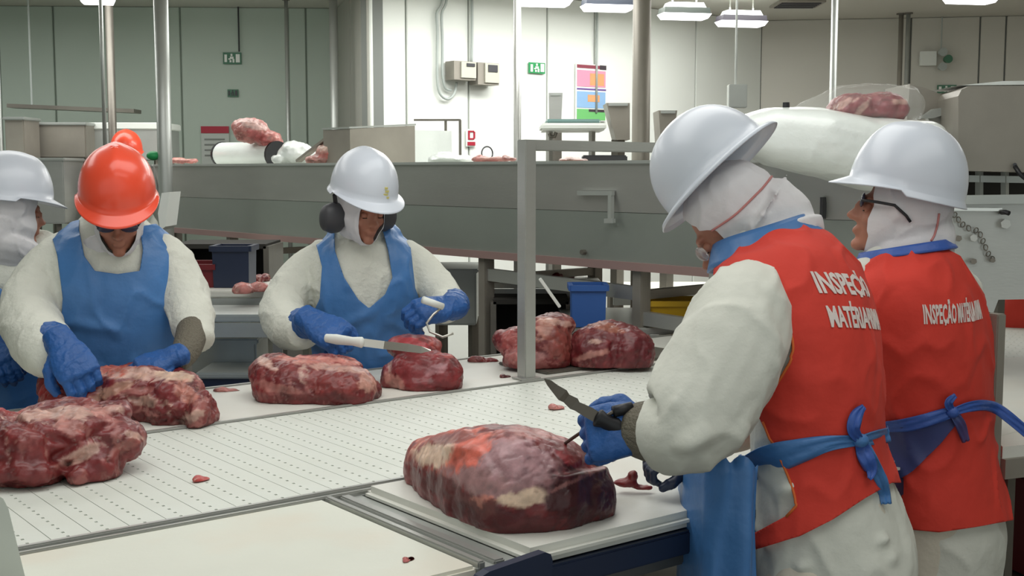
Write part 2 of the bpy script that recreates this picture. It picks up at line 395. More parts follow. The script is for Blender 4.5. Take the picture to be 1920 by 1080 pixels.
# ceiling lamps
lamp_lab = {0: 'white lamp at top centre left of the other ceiling lamps', 1: 'hanging lamp with navy housing just left of the thick steel post', 2: 'hanging lamp with green-grey rim just right of the thick steel post', 3: 'hanging lamp with dark purple rim, last of the row before the corner', 4: 'white ceiling lamp cut by the top edge at far right', 5: 'white ceiling lamp cut by the top edge at upper left'}
for i, (px, py, Y, wpx, c) in enumerate([(1022, -2, 9.0, 96, (120, 120, 124)), (1139, 8, 9.4, 94, (44, 66, 96)), (1283, 24, 9.9, 92, (84, 100, 88)), (1390, 38, 10.4, 90, (52, 40, 66)), (1820, -6, 9.8, 92, (150, 150, 150)), (182, -7, 8.6, 60, (120, 120, 120))]):
    c0 = at(px, py, Y); hw = wpx / 2 / FP * Y
    t = thing('ceiling_lamp', lamp_lab[i], 'lamp', c0, 'ceiling lamps')
    a = D1.lerp(Vector((1, 0, 0)), .7).normalized() * hw; b = Vector((-a.y, a.x, 0)).normalized() * .09
    for nm, z0, z1, k0, k1, mm in (('diffuser', -.05, -.012, .86, 1.0, M['lamp']), ('housing', -.012, .035, .97, .93, mat('lamp_housing', tuple(int(v * .45) for v in c), .6)), ('top_cover', .035, .075, .8, .7, M['sign_white'])):
        q = MB(); q.hexa([c0 + Vector((0, 0, z0)) + (a * sx + b * sy) * k0 for sx, sy in ((-1, -1), (1, -1), (1, 1), (-1, 1))], [c0 + Vector((0, 0, z1)) + (a * sx + b * sy) * k1 for sx, sy in ((-1, -1), (1, -1), (1, 1), (-1, 1))])
        q.build(nm, mm, t)
    for sx in (-.5, .5):
        q = MB(); q.tube([c0 + a * sx + Vector((0, 0, .07)), Vector((c0.x + a.x * sx, c0.y + a.y * sx, CEIL - .001))], .006, 6); q.build('hanger_rod', M['steel'], t)

# vertical steel posts and drops
def post(name, label, px, Y, r, z0, z1=CEIL, m='steel', pxb=None, square=False, fl=True):
    b = at(px, 400, Y); b.z = z0; tpt = Vector((b.x, b.y, z1))
    t = thing(name, label, 'pipe' if 'pipe' in name else 'post', b)
    q = MB()
    if square: q.bar(b, tpt, r, r, bev=.004)
    else: q.tube([b, tpt], r, 16)
    q.build('shaft', M[m], t, smooth=not square)
    if fl:
        q = MB(); q.tube([Vector((b.x, b.y, z1 - .012)), Vector((b.x, b.y, z1 - .001))], r * 2, 16); q.build('ceiling_flange', M['steel_dark'], t)
        if z0 < .01: q = MB(); q.tube([Vector((b.x, b.y, .001)), Vector((b.x, b.y, .014))], r * 2, 16); q.build('foot_flange', M['steel_dark'], t)
    return t
post('steel_post', 'thick round steel post standing behind the first inspector', 1200, 6.6, .048, 0, m='steel_brown')
post('steel_post', 'slim bright steel post rising left of the green exit sign', 970, 7.4, .022, 0)
post('steel_post', 'round steel post right of the orange helmeted worker', 312, 7.9, .046, 0, m='steel_light')
post('hanging_pipe', 'thin pale pipe hanging behind the orange helmeted worker', 201, 8.2, .013, 1.62, m='steel_light')
post('steel_post', 'grey post behind the pale pipe at upper left', 216, 9.2, .03, 0, m='steel_dark')
post('steel_post', 'narrow pale post at the far left edge of the photo', 4, 8.4, .022, 0, m='steel_light')
post('steel_post', 'pale steel post beside the dark corner return wall', 630, 10.0, .034, 0, m='steel_light')
post('wall_pipe', 'thin vertical pipe before the grey wall left of its panel joint', 543, 10.6, .016, 0, m='steel_light')
post('steel_post', 'slim pale steel post right of the first white inspector helmet', 1556, 7.2, .02, 0, m='steel_light')
post('wall_pipe', 'left one of the paired vertical steel pipes on the right wall', 1679, 11.55, .022, 0, m='steel_brown')
post('wall_pipe', 'right one of the paired vertical steel pipes on the right wall', 1692, 11.5, .02, 0, m='steel_light')
post('wall_pipe', 'thin grey conduit pipe running above the poster', 1117, 10.75, .010, 2.1, m='cable', fl=False)
for (px, Y, z0, lb, bw) in ((1379, 7.5, None, 'thin white rod hanging with a small steel box above first inspector helmet', 1),):
    b = at(px, 165, Y); t = thing('hanging_rod', lb, 'rod', b)
    q = MB(); q.tube([b, (b.x, b.y, CEIL - .001)], .007, 8); q.build('rod', M['steel_light'], t)
    q = MB(); q.box(b + Vector((.01, 0, -.05)), (.055, 0, 0), (0, .04, 0), (0, 0, .07), bev=.004); q.build('box', M['steel_light'], t)

# signs and boxes on the back walls
def on_back(px, py, off=.03):
    k = along(pc, dB, px); p = pc + dB * k; q = at(px, py, p.y); return Vector((p.x, p.y, q.z)) - D2 * off * 1.0
def on_right(px, py, off=.03):
    k = along(pcor, dR, px); p = pcor + dR * k; q = at(px, py, p.y); return Vector((p.x, p.y, q.z)) + Vector((dR.y, -dR.x, 0)) * off
def on_left(px, py, off=.03):
    k = along(pll, dL, px); p = pll + dL * k; q = at(px, py, p.y); return Vector((p.x, p.y, q.z)) + Vector((dL.y, -dL.x, 0)) * off
def plate(fn, dr, x0, y0, x1, y1, mb, off=.03, mi=0, th=.004):
    a = fn(x0, y0, off); b = fn(x1, y1, off); a2 = Vector((a.x, a.y, 0)); b2 = Vector((b.x, b.y, 0)); c = (a + b) / 2
    d = (b2 - a2) / 2; n = Vector((d.y, -d.x, 0)).normalized()
    mb.box(c, d, n * th, (0, 0, abs(a.z - b.z) / 2), mi)
def exit_sign(fn, x0, y0, x1, y1, label, base='green', icon='sign_white'):
    w_ = x1 - x0; h_ = y1 - y0
    q = MB(); plate(fn, 0, x0, y0, x1, y1, q, .03); b = q.build('exit_sign', M[base]); tag(b, label, 'sign')
    q = MB(); plate(fn, 0, x0 + w_ * .08, y0 + h_ * .18, x0 + w_ * .22, y1 - h_ * .18, q, .037, th=.002)
    plate(fn, 0, x0 + w_ * .42, y0 + h_ * .12, x0 + w_ * .52, y0 + h_ * .32, q, .037, th=.002)
    for (a, c, d, e) in ((.38, .36, .58, .56), (.3, .5, .42, .62), (.52, .56, .62, .86), (.36, .66, .46, .84)): plate(fn, 0, x0 + w_ * a, y0 + h_ * c, x0 + w_ * d, y0 + h_ * e, q, .037, th=.002)
    plate(fn, 0, x0 + w_ * .7, y0 + h_ * .15, x0 + w_ * .92, y1 - h_ * .15, q, .037, th=.002)
    q.build('pictogram', M[icon], b)
exit_sign(on_back, 987, 117, 1017, 139, 'green and white running man exit sign beside the slim post')
exit_sign(on_left, 424, 99, 458, 121, 'pale green exit sign on the grey left wall', 'green_dark')
exit_sign(on_left, 431, 168, 451, 182, 'small dark sign below the exit sign on the grey wall', 'green_dark', 'darkgrey')
exit_sign(on_right, 1751, 160, 1787, 175, 'dark green exit sign above the right machinery', 'green_dark')
# hanging sign on rod, left
b = on_left(455, 98, .06); q = MB(); q.tube([b, (b.x, b.y, CEIL - .001)], .008, 6); tag(q.build('sign_rod', M['darkgrey']), 'thin dark rod above the pale green exit sign', 'rod')
t = thing('emergency_light', 'white emergency light box with greenish lamp heads on right wall', 'light', on_right(1740, 112, .06))
q = MB(); plate(on_right, 0, 1716, 98, 1746, 124, q, .06, th=.03); q.build('body', M['sign_white'], t)
for x_, y_ in ((1754, 100), (1764, 113), (1754, 127)):
    q = MB(); c0 = on_right(x_, y_, .08); q.tube([c0, c0 + Vector((0, -.07, 0))], [.03, .04], 12); q.build('lamp_head', M['green_dark'] if y_ == 113 else M['cable'], t, auto=40)
q = MB(); b = on_right(1755, 98, .06); q.tube([b, (b.x, b.y, CEIL - .001)], .006, 6); q.build('conduit', M['cable'], t)
# control boxes
for (x0, y0, x1, y1, lb, dsp) in ((832, 116, 872, 153, 'left grey control box on the white wall with small screen', (853, 121, 868, 128)), (876, 119, 915, 162, 'right grey control box on the white wall with dark screen', (893, 124, 910, 138))):
    t = thing('control_box', lb, 'control box', on_back((x0 + x1) / 2, y1, .1), 'control boxes on the white wall')
    q = MB(); plate(on_back, 0, x0, y0, x1, y1, q, .09, th=.06); q.build('housing', M['steel_brown'], t)
    q = MB(); plate(on_back, 0, x0 + 12, y0 + 2, x1 - 1, y1 - 4, q, .158, th=.006); q.build('front_cover', mat('pale_cover', (196, 196, 182), .5), t)
    q = MB(); plate(on_back, 0, *dsp, q, .168, th=.003); q.build('screen', M['darkgrey'], t)
t = thing('conduit_loop', 'grey conduit loops hanging left of the wall control boxes', 'conduit', on_back(820, 180))
for pts in ([(826, -20), (823, 10), (814, 26), (815, 60), (814, 110), (815, 160), (822, 180), (835, 186), (846, 175), (850, 155)], [(834, -20), (831, 8), (823, 28), (824, 70), (824, 110), (824, 140), (829, 165), (840, 170)], [(879, -20), (879, 60), (878, 118)]):
    q = MB(); q.tube([on_back(x, y, .05) for x, y in [tuple(r) for r in catmull(pts, 4)]], .011, 8); q.build('cable', M['cable'], t, smooth=True)
# poster
t = thing('poster', 'colourful safety poster with pink, blue and green bands on the white wall', 'poster', on_back(1102, 225))
q = MB(); plate(on_back, 0, 1074, 119, 1131, 228, q, .03); q.build('sheet', M['sign_white'], t)
for (x0, y0, x1, y1, c) in ((1076, 121, 1130, 131, 'maroon'), (1076, 131, 1129, 165, 'pink'), (1100, 138, 1126, 162, 'tan'), (1076, 165, 1130, 171, 'purple'), (1076, 171, 1129, 204, 'sky'), (1096, 178, 1118, 192, 'tan'), (1076, 204, 1129, 226, 'leaf'), (1098, 205, 1128, 211, 'inkdark'), (1118, 123, 1130, 132, 'inkdark')):
    q = MB(); plate(on_back, 0, x0, y0, x1, y1, q, .036 + .0015 * (c in ('tan', 'inkdark')), th=.001); q.build('printed_band', M['poster_' + c], t)
# red-header board on left wall
t = thing('notice_board', 'white notice board with a dark red header on grey wall', 'notice board', on_left(405, 303))
q = MB(); plate(on_left, 0, 380, 236, 432, 310, q, .03); q.build('sheet', mat('notice_grey', (190, 196, 190), .6), t)
q = MB(); plate(on_left, 0, 380, 237, 432, 250, q, .037, th=.003); q.build('header', M['sign_red'], t)
for k in range(4): q = MB(); plate(on_left, 0, 386, 260 + 10 * k, 424, 263 + 10 * k, q, .036, th=.002); q.build('text_line', M['joint'], t)
t = thing('small_sign', 'small white sign with a red mark on the white wall', 'sign', on_back(880, 275))
q = MB(); plate(on_back, 0, 870, 242, 888, 275, q, .03); q.build('sheet', M['sign_white'], t)
for r_ in ((873, 245, 876, 262), (876, 245, 884, 248), (883, 247, 886, 260), (876, 259, 884, 262), (872, 266, 886, 273)): q = MB(); plate(on_back, 0, *r_, q, .037, th=.003); q.build('mark', M['sign_red'], t)
q = MB(); c0 = on_back(897, 288, .12); q.tube([c0 + (D1 * math.cos(a) + Vector((0, 0, 1)) * math.sin(a)) * .055 for a in np.linspace(0, 6.28, 21)], .006, 6); tag(q.build('wall_hook_ring', M['darkgrey'], smooth=True), 'thin dark ring on the white wall below the small red sign', 'ring')

# ------------------------------------------------------------------ MAIN TABLE
ZT = .9
tb = thing('processing_table', 'long steel framed meat cutting table with dividing rails', 'table', st(2.2, 2.7, 0))
def rail(nm, s0, t0, s1, t1, hw, ztop, hh=.012, m='steel'):
    q = MB(); q.bar(st(s0, t0, ztop - hh), st(s1, t1, ztop - hh), hw, hh, bev=.003); q.build(nm, M[m], tb)
rail('belt_rail', .3, 3.158, 5.6, 3.158, .008, ZT + .006); rail('belt_rail', .3, 2.318, 5.6, 2.318, .008, ZT + .006)
rail('belt_rail', .3, 2.288, 5.6, 2.288, .006, ZT + .004)
rail('divider_rail', 1.262, 1.72, 1.262, 2.278, .008, ZT + .006); rail('divider_rail', 1.302, 1.72, 1.302, 2.278, .012, ZT + .002)
q = MB(); q.box(st(1.297, 2.0, ZT - .012), D1 * .047, D2 * .28, (0, 0, .006)); q.build('divider_plate', M['steel_light'], tb)
q = MB(); q.box(st(2.95, 2.300, ZT - .012), D1 * 2.65, D2 * .022, (0, 0, .006)); q.build('gutter_strip', M['steel_light'], tb)
rail('back_rail', .3, 3.695, 5.6, 3.695, .01, ZT + .004)
q = MB(); q.box(st(2.95, 2.70, ZT - .075), D1 * 2.65, D2 * .98, (0, 0, .028), bev=.006); q.build('bed_plate', M['steel_dark'], tb)
q = MB(); q.bar(st(1.32, 1.70, ZT - .045), st(5.6, 1.70, ZT - .045), .012, .024, bev=.004); q.build('front_apron_strip', M['navy'], tb)
q = MB(); q.bar(st(.3, 1.70, ZT - .09), st(1.32, 1.70, ZT - .09), .012, .05, bev=.004); q.build('front_apron_strip', M['steel'], tb)
for s_ in (.5, 2.3, 4.0, 5.4):
    for t_ in (1.78, 3.6):
        q = MB(); q.bar(st(s_, t_, .02), st(s_, t_, ZT - .1), .022, bev=.003); q.bar(st(s_, t_, .001), st(s_, t_, .02), .035); q.build('leg', M['steel'], tb)
for t_ in (1.78, 3.6): q = MB(); q.bar(st(.5, t_, .25), st(5.4, t_, .25), .018); q.build('stretcher', M['steel'], tb)
# dark blue bracket plate at the front edge
a, b_ = onz(868, 1062, ZT - .02), onz(968, 1030, ZT + .03)
br = MB(); p0 = st(1.205, 1.682, ZT - .1); n_ = 9; prof = []
for (s_, z_) in ((0, 0), (.0, .088), (.012, .102), (.03, .108), (.155, .118), (.168, .112), (.172, .10), (.172, 0)): prof.append(p0 + D1 * s_ + Vector((0, 0, z_)))
br.prism(prof, -D2 * .02); tag(br.build('corner_bracket', M['navy']), 'dark blue rounded bracket plate on the front table edge', 'bracket')

# belt made of slats with perforated rows
bt = thing('conveyor_belt', 'white modular plastic conveyor belt with rows of perforations', 'conveyor belt', st(2.9, 2.74, ZT - .04))
PW = .076; W0_, W1_ = 2.330, 3.146; NH = 26
sl = MB(); u0, u1 = .0008, PW - .0008; uu = [u0, .030, .036, u1]
tt = [W0_]; cell = (W1_ - W0_) / NH
for k in range(NH): tt += [W0_ + cell * (k + .36), W0_ + cell * (k + .64)]
tt.append(W1_)
def slp(u, t, z): return D1 * u + D2 * (t - 2.74) + Vector((0, 0, z))
for i in range(3):
    for j in range(len(tt) - 1):
        hole = (i == 1 and j % 2 == 1); z = -.004 if hole else 0
        P = [slp(uu[i], tt[j], 0), slp(uu[i + 1], tt[j], 0), slp(uu[i + 1], tt[j + 1], 0), slp(uu[i], tt[j + 1], 0)]
        if not hole: sl.add(P, [(0, 1, 2, 3)])
        else:
            Q = [p + Vector((0, 0, -.004)) for p in P]; sl.add(P + Q, [(4, 5, 6, 7)], 1); sl.add(P + Q, [(0, 1, 5, 4), (1, 2, 6, 5), (2, 3, 7, 6), (3, 0, 4, 7)], 0)
sl.add([slp(u, t, z) for z in (0, -.012) for u, t in ((u0, W0_), (u1, W0_), (u1, W1_), (u0, W1_))], [(0, 4, 5, 1), (1, 5, 6, 2), (2, 6, 7, 3), (3, 7, 4, 0), (7, 6, 5, 4)])
first = sl.build('slat', [M['belt'], M['slot']], origin=(0, 0, 0))
first.parent = bt
for k in range(68):
    o = first if k == 0 else first.copy()
    if k: C.objects.link(o); o.parent = bt
    o.location = D1 * (.32 + PW * k - 2.9) + Vector((0, 0, .04))
q = MB(); q.box(st(2.95, 2.738, ZT - .03), D1 * 2.62, D2 * .40, (0, 0, .014)); q.build('belt_bed', M['steel'], bt)

def slab(name, s0, s1, t0, t1, z0, z1, m, label, bev=.008):
    q = MB(); q.box(st((s0 + s1) / 2, (t0 + t1) / 2, (z0 + z1) / 2), D1 * (s1 - s0) / 2, D2 * (t1 - t0) / 2, (0, 0, (z1 - z0) / 2), bev=bev)
    return tag(q.build(name, M[m], auto=40), label, 'cutting board')
slab('cutting_board', .3, 5.55, 3.172, 3.68, ZT - .04, ZT + .002, 'board_clean', 'long white cutting board on the far side under the workers meat')
slab('cutting_board', .3, 1.248, 1.715, 2.276, ZT - .04, ZT + .002, 'board', 'stained white cutting board at the bottom left of the table', .006)
slab('cutting_board', 1.345, 5.5, 1.69, 2.276, ZT - .018, ZT + .016, 'board_clean', 'raised white cutting board under the big front meat cut', .014)

# frame post with rail above the table
fr = thing('guard_frame', 'square steel post and top rail standing on the far board', 'frame', st(2.53, 3.195, ZT + .003))
P0 = st(2.53, 3.195, ZT + .003); y_ = P0.y; ztop = at(985, 262, y_).z
q = MB(); q.bar(P0, Vector((P0.x, P0.y, ztop)), .023, .023, bev=.003); q.build('post', M['steel'], fr)
P1 = Vector((P0.x, P0.y, ztop - .018)); P2 = Vector((.79, 4.74, P1.z))
q = MB(); q.bar(P1, P2, .018, .018, bev=.003); q.build('top_rail', M['steel'], fr)
q = MB(); q.bar(P2 + Vector((0, 0, .018)), Vector((P2.x, P2.y, ZT + .003)), .02, .02, bev=.003); q.build('post', M['steel'], fr)
q = MB(); q.box(P0 + Vector((0, 0, .004)), D1 * .035, D2 * .035, (0, 0, .003)); q.build('foot_plate', M['steel'], fr)

# pale machine end at lower left
q = MB(); c0 = at(-32, 1000, 1.98)
g_ = []
for (x, y) in ((-120, 925), (-12, 925), (6, 935), (16, 955), (48, 1085), (70, 1200), (-120, 1200)): g_.append(at(x, y, 2.0))
zz = min(p.z for p in g_)
q.prism(g_, D2 * .10)
g0 = at(-40, 1190, 2.02); q.bar(g0, (g0.x, g0.y, .001), .03)
tag(q.build('machine_end_guard', mat('pale_grey_guard', (200, 204, 196), .5)), 'pale grey rounded guard at the lower left corner', 'guard')

# ------------------------------------------------------------------ BACK CONVEYOR
cA = Vector((.61, 5.2, 0)); cd = Vector((-2.45, 8.68, 0)) - cA; cd.normalize(); cn = Vector((cd.y, -cd.x, 0))
if cn.y < 0: cn = -cn
def cv(px, back=0., z=0.):                  # on the conveyor's front line at photo column px
    k = (px - 960) / FP * CP; u = (k * cA.y - cA.x) / (cd.x - k * cd.y); p = cA + cd * u + cn * back
    return Vector((p.x, p.y, z))
def cvp(px, py, back=0.):                   # same, height from py
    p = cv(px); k = p + cn * back
    # keep the photo column at that set-back
    kk = (px - 960) / FP * CP; A2 = cA + cn * back; u = (kk * A2.y - A2.x) / (cd.x - kk * cd.y); k = A2 + cd * u
    q = at(px, py, k.y); return Vector((k.x, k.y, q.z))
tb2 = thing('overhead_conveyor', 'long raised stainless steel trough conveyor behind the workers', 'conveyor', cv(700, .3, 0))
zb, zm, zt = 1.175, 1.42, 1.632
Lp, Rp = cv(112), cv(1640)
def cseg(px0, px1):
    a, b = cv(px0), cv(px1); q = MB()
    q.hexa([a + Vector((0, 0, zm)), b + Vector((0, 0, zm)), b + cn * .02 + Vector((0, 0, zm)), a + cn * .02 + Vector((0, 0, zm))],
           [a - cn * .035 + Vector((0, 0, zt)), b - cn * .035 + Vector((0, 0, zt)), b - cn * .01 + Vector((0, 0, zt)), a - cn * .01 + Vector((0, 0, zt))]); return q
for p0_, p1_ in ((112, 296), (299, 982), (984, 1640)):
    cseg(p0_, p1_).build('upper_side_panel', M['steel'], tb2)
    a, b = cv(p0_), cv(p1_); q = MB(); q.box((a + b) / 2 + cn * .012 + Vector((0, 0, (zb + zm) / 2)), (b - a) / 2, cn * .01, (0, 0, (zm - zb) / 2 - .002)); q.build('lower_side_panel', M['steel_low'], tb2)
    q = MB(); q.bar(a - cn * .0 + Vector((0, 0, zb + .012)), b + Vector((0, 0, zb + .012)), .012, .018); q.build('bottom_edge', mat('reddish_edge', (168, 140, 136), .5, .4), tb2)
    q = MB(); q.bar(a - cn * .025 + Vector((0, 0, zt + .004)), b - cn * .025 + Vector((0, 0, zt + .004)), .022, .008, bev=.003); q.build('top_edge', M['steel_light'], tb2)
a, b = Lp, Rp
q = MB(); q.box((a + b) / 2 + cn * .45 + Vector((0, 0, zt - .035)), (b - a) / 2, cn * .40, (0, 0, .012)); q.build('carrying_belt', M['belt'], tb2)
q = MB(); q.box((a + b) / 2 + cn * .88 + Vector((0, 0, zt - .2)), (b - a) / 2, cn * .01, (0, 0, .19)); q.build('rear_side_panel', M['steel'], tb2)
q = MB(); q.box((a + b) / 2 + cn * .45 + Vector((0, 0, zb + .03)), (b - a) / 2, cn * .42, (0, 0, .01)); q.build('bottom_tray', M['steel_dark'], tb2)
for px in (150, 420, 897, 1190, 1490):
    for bk in (.05, .82):
        p = cv(px, bk); q = MB(); q.bar((p.x, p.y, .02), (p.x, p.y, zb + .02), .03, bev=.004); q.bar((p.x, p.y, .001), (p.x, p.y, .02), .05); q.build('leg', M['steel_brown'], tb2)
    p = cv(px, .05, 1.06); p2 = cv(px, .82, 1.06); q = MB(); q.bar(p, p2, .02); q.build('cross_brace', M['steel_brown'], tb2)
for (p0_, p1_, z0_) in ((897, 1190, 1.085), (1190, 1490, .96)): q = MB(); q.bar(cv(p0_, .05, z0_), cv(p1_, .05, z0_ - .02), .018, .03); q.build('long_brace', M['steel'], tb2)
# latch bracket on the panel, bolt, slot
t = thing('panel_latch', 'bent steel latch bracket on the raised conveyor side', 'latch', cvp(1120, 420, -.03))
q = MB()
for (x0, y0, x1, y1) in ((1085, 362, 1150, 362), (1146, 362, 1146, 418), (1136, 414, 1152, 414)): q.bar(cvp(x0, y0, -.03), cvp(x1, y1, -.03), .01, .01)
q.build('bracket', M['steel_light'], t)
q = MB(); c0 = cvp(1091, 473, -.02); q.tube([c0, c0 + cn * .03], .012, 10); q.build('bolt', M['steel_dark'], t)
q = MB(); c0 = cvp(1545, 390, -.022); q.box(c0, cd * .006, cn * .012, (0, 0, .04)); tag(q.build('slot_handle', M['darkgrey']), 'short dark upright handle on the panel between the inspectors', 'handle')

# ------------------------------------------------------------------ MEAT
RED, DRED, BRED = (.17, .018, .02), (.075, .009, .012), (.40, .05, .045)
FAT, PINK, CREAM = (.66, .42, .35), (.48, .18, .16), (.70, .50, .37)
FASC, SALM = (.36, .20, .205), (.55, .13, .09)
def meat(name, label, Y, blobs, paint=(), seed=1, fat=.5, zmin=None, voxel=.005, base=RED, amp=.006, group=None, marb=9., origin=None, parent=None, m='meat', folds=(), sm=11):
    mb = MB(); Ym = None
    for b in blobs:
        px, py, rx, ry = b[:4]; rd0 = b[5] if len(b) > 5 else .07
        if zmin is not None and rd0 >= .03 and abs(b[4] if len(b) > 4 else 0) < .035:
            Yf = onz(px, py + ry, zmin + .01).y; Yc = Yf + rd0 * .93
            if Ym is None: Ym = Yc
            zt2 = at(px, py - ry, Yc).z; hh = max(zt2 - zmin, .006); zc = zmin + .28 * hh; k = Yc / FP; c = at(px, py, Yc); c.z = zc
            V = []; F = []; n = 24; h = 12; sg = lambda v, e: (abs(v) ** e) * (1 if v >= 0 else -1)
            for i in range(h + 1):
                for j in range(n):
                    th = -math.pi / 2 + math.pi * i / h; ph = 2 * math.pi * j / n
                    V.append(c + Vector((rx * k * sg(math.cos(th), .9) * sg(math.cos(ph), .9), rd0 * sg(math.cos(th), .9) * sg(math.sin(ph), .9), (zt2 - zc) * sg(math.sin(th), .95))))
            mb.add(V, [(i * n + j, i * n + (j + 1) % n, (i + 1) * n + (j + 1) % n, (i + 1) * n + j) for i in range(h) for j in range(n)])
    if Ym is not None: Y = Ym
    for b in blobs:
        if zmin is not None and (b[5] if len(b) > 5 else .07) >= .03 and abs(b[4] if len(b) > 4 else 0) < .035: continue
        px, py, rx, ry = b[:4]; dy = b[4] if len(b) > 4 else 0; rd = b[5] if len(b) > 5 else .07; tilt = b[6] if len(b) > 6 else 0
        Yc = Y + dy; k = Yc / FP; mb.ball(at(px, py, Yc), (rx * k, rd, ry * k), n=20, Mx=Matrix.Rotation(math.radians(-tilt), 3, 'Y'))
    V, F = fuse(mb, voxel, sm); T = tris(F); N = normals(V, T)
    n1 = nz(V, 14, seed, 4); n2 = nz(V, 38, seed + 5, 3)
    ca_, sa_ = math.cos(seed * 1.3), math.sin(seed * 1.3); VS = np.stack([(V[:, 0] * ca_ + V[:, 2] * sa_) * .45, V[:, 1], (-V[:, 0] * sa_ + V[:, 2] * ca_) * 1.7], 1)
    rid = 1 - np.abs(nz(VS, marb, seed + 9, 4)) * 2.4
    V = V + N * (n1 * amp * 1.2 + n2 * amp * .5 - np.clip(rid - .8, 0, 1) * amp * 4)[:, None]
    for (fx, fy, gx, gy, am, wd) in folds:
        Pp = proj(V); a = np.array((fx, fy)); e = np.array((gx - fx, gy - fy)); q = Pp - a; tt_ = np.clip(q @ e / (e @ e), 0, 1)
        r = np.linalg.norm(q - tt_[:, None] * e, axis=1); V = V + N * (am * np.exp(-(r / wd) ** 2))[:, None]
    if zmin is not None:
        low = V[:, 2] < zmin; V[low, 2] = zmin + (V[low, 2] - zmin) * .02
        V[:, 2] = np.maximum(V[:, 2], zmin)
    col = np.tile(np.array(base), (len(V), 1)) * (1 + .5 * n1)[:, None]
    fm = np.clip((rid - (1.02 - fat * .35)) * 6, 0, 1) * np.clip(.6 + n2, 0, 1)
    col = col * (1 - fm[:, None]) + np.array(FAT) * fm[:, None]
    fl2 = np.clip((nz(VS, 20, seed + 30, 4) - (.34 - fat * .3)) * 8, 0, .9) * 1.1
    fl2 = fl2 * fat; col = col * (1 - fl2[:, None]) + np.array(PINK) * fl2[:, None]
    Pp = proj(V)
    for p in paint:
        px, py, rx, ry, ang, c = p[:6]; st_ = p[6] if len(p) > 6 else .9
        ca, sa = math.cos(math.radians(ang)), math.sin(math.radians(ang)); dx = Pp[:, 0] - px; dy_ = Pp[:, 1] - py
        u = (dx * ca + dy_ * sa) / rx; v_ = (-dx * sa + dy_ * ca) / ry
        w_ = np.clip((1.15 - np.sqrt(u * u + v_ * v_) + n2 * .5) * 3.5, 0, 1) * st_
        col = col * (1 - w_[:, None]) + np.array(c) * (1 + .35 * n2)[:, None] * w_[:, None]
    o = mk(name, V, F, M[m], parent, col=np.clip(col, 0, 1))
    if not parent: tag(o, label, 'meat', group)
    return o
zb_ = ZT + .003
meat('meat_cut', 'large front meat cut with grey-pink membrane on the raised board', 2.45,
     [(960, 896, 95, 96, 0, .16), (795, 863, 38, 42, 0, .08), (815, 868, 46, 50, 0, .09), (836, 874, 56, 60, 0, .10), (862, 878, 64, 71, 0, .12), (925, 889, 84, 91, 0, .15), (1000, 900, 90, 90, 0, .17), (890, 882, 72, 84, 0, .12), (1036, 904, 82, 82, 0, .16), (1090, 912, 60, 60, 0, .13), (1118, 920, 38, 44, 0, .09), (860, 832, 60, 20, .14, .05), (975, 812, 45, 12, .16, .05), (1070, 868, 40, 24, .1, .06)],
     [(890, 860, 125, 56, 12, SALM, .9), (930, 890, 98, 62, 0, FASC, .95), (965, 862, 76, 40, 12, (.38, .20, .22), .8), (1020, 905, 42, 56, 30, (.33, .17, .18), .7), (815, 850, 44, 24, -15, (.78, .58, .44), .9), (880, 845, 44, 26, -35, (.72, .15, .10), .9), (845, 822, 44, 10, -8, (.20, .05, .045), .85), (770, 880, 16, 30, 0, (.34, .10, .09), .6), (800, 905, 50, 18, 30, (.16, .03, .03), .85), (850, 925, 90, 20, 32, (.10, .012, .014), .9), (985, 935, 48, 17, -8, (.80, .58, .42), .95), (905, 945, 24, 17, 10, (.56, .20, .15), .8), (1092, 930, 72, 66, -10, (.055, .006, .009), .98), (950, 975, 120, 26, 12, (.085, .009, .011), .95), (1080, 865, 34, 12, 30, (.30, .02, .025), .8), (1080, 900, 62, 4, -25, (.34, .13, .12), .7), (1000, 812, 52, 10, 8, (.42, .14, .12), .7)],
     seed=3, fat=.1, zmin=ZT + .0165, voxel=.0045, amp=.0027, sm=30, folds=((1040, 900, 1130, 880, .008, 9), (1060, 880, 1130, 868, -.01, 10), (840, 840, 900, 845, .006, 10), (885, 800, 935, 880, -.004, 12)))
meat('meat_scrap', 'dark curled meat scrap right of the big front cut', 2.56, [(1175, 905, 22, 9, 0, .02), (1186, 892, 11, 12, 0, .015), (1205, 914, 20, 5, 0, .012), (1162, 905, 14, 5, 0, .012)], seed=5, fat=.1, zmin=ZT + .0165, voxel=.003, amp=.002, base=(.2, .02, .02))
meat('meat_cut', 'front-left meat cut with pale streaks overhanging the belt edge', 2.78,
     [(60, 840, 85, 68, 0, .13), (150, 815, 85, 55, .05, .12), (220, 825, 55, 42, .06, .09), (0, 830, 60, 62, 0, .12), (120, 775, 80, 26, .14, .09), (205, 775, 42, 26, .12, .08), (250, 830, 26, 20, .08, .05), (148, 890, 26, 24, -.06, .04), (-50, 840, 70, 60, 0, .12), (190, 865, 40, 30, 0, .06), (40, 880, 80, 32, -.08, .07)],
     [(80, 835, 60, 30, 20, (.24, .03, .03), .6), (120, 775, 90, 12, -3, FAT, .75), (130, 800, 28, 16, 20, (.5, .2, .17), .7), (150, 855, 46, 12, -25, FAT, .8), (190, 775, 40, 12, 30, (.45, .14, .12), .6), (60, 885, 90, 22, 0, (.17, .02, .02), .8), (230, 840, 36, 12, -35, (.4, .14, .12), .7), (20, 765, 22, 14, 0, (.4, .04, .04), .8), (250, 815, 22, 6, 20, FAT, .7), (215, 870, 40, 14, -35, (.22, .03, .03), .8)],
     seed=11, fat=.55, zmin=zb_, voxel=.005, amp=.007, marb=15, folds=((20, 780, 120, 830, -.012, 9), (100, 860, 200, 800, -.012, 9), (150, 800, 230, 850, -.01, 9), (40, 830, 100, 810, .01, 12)))
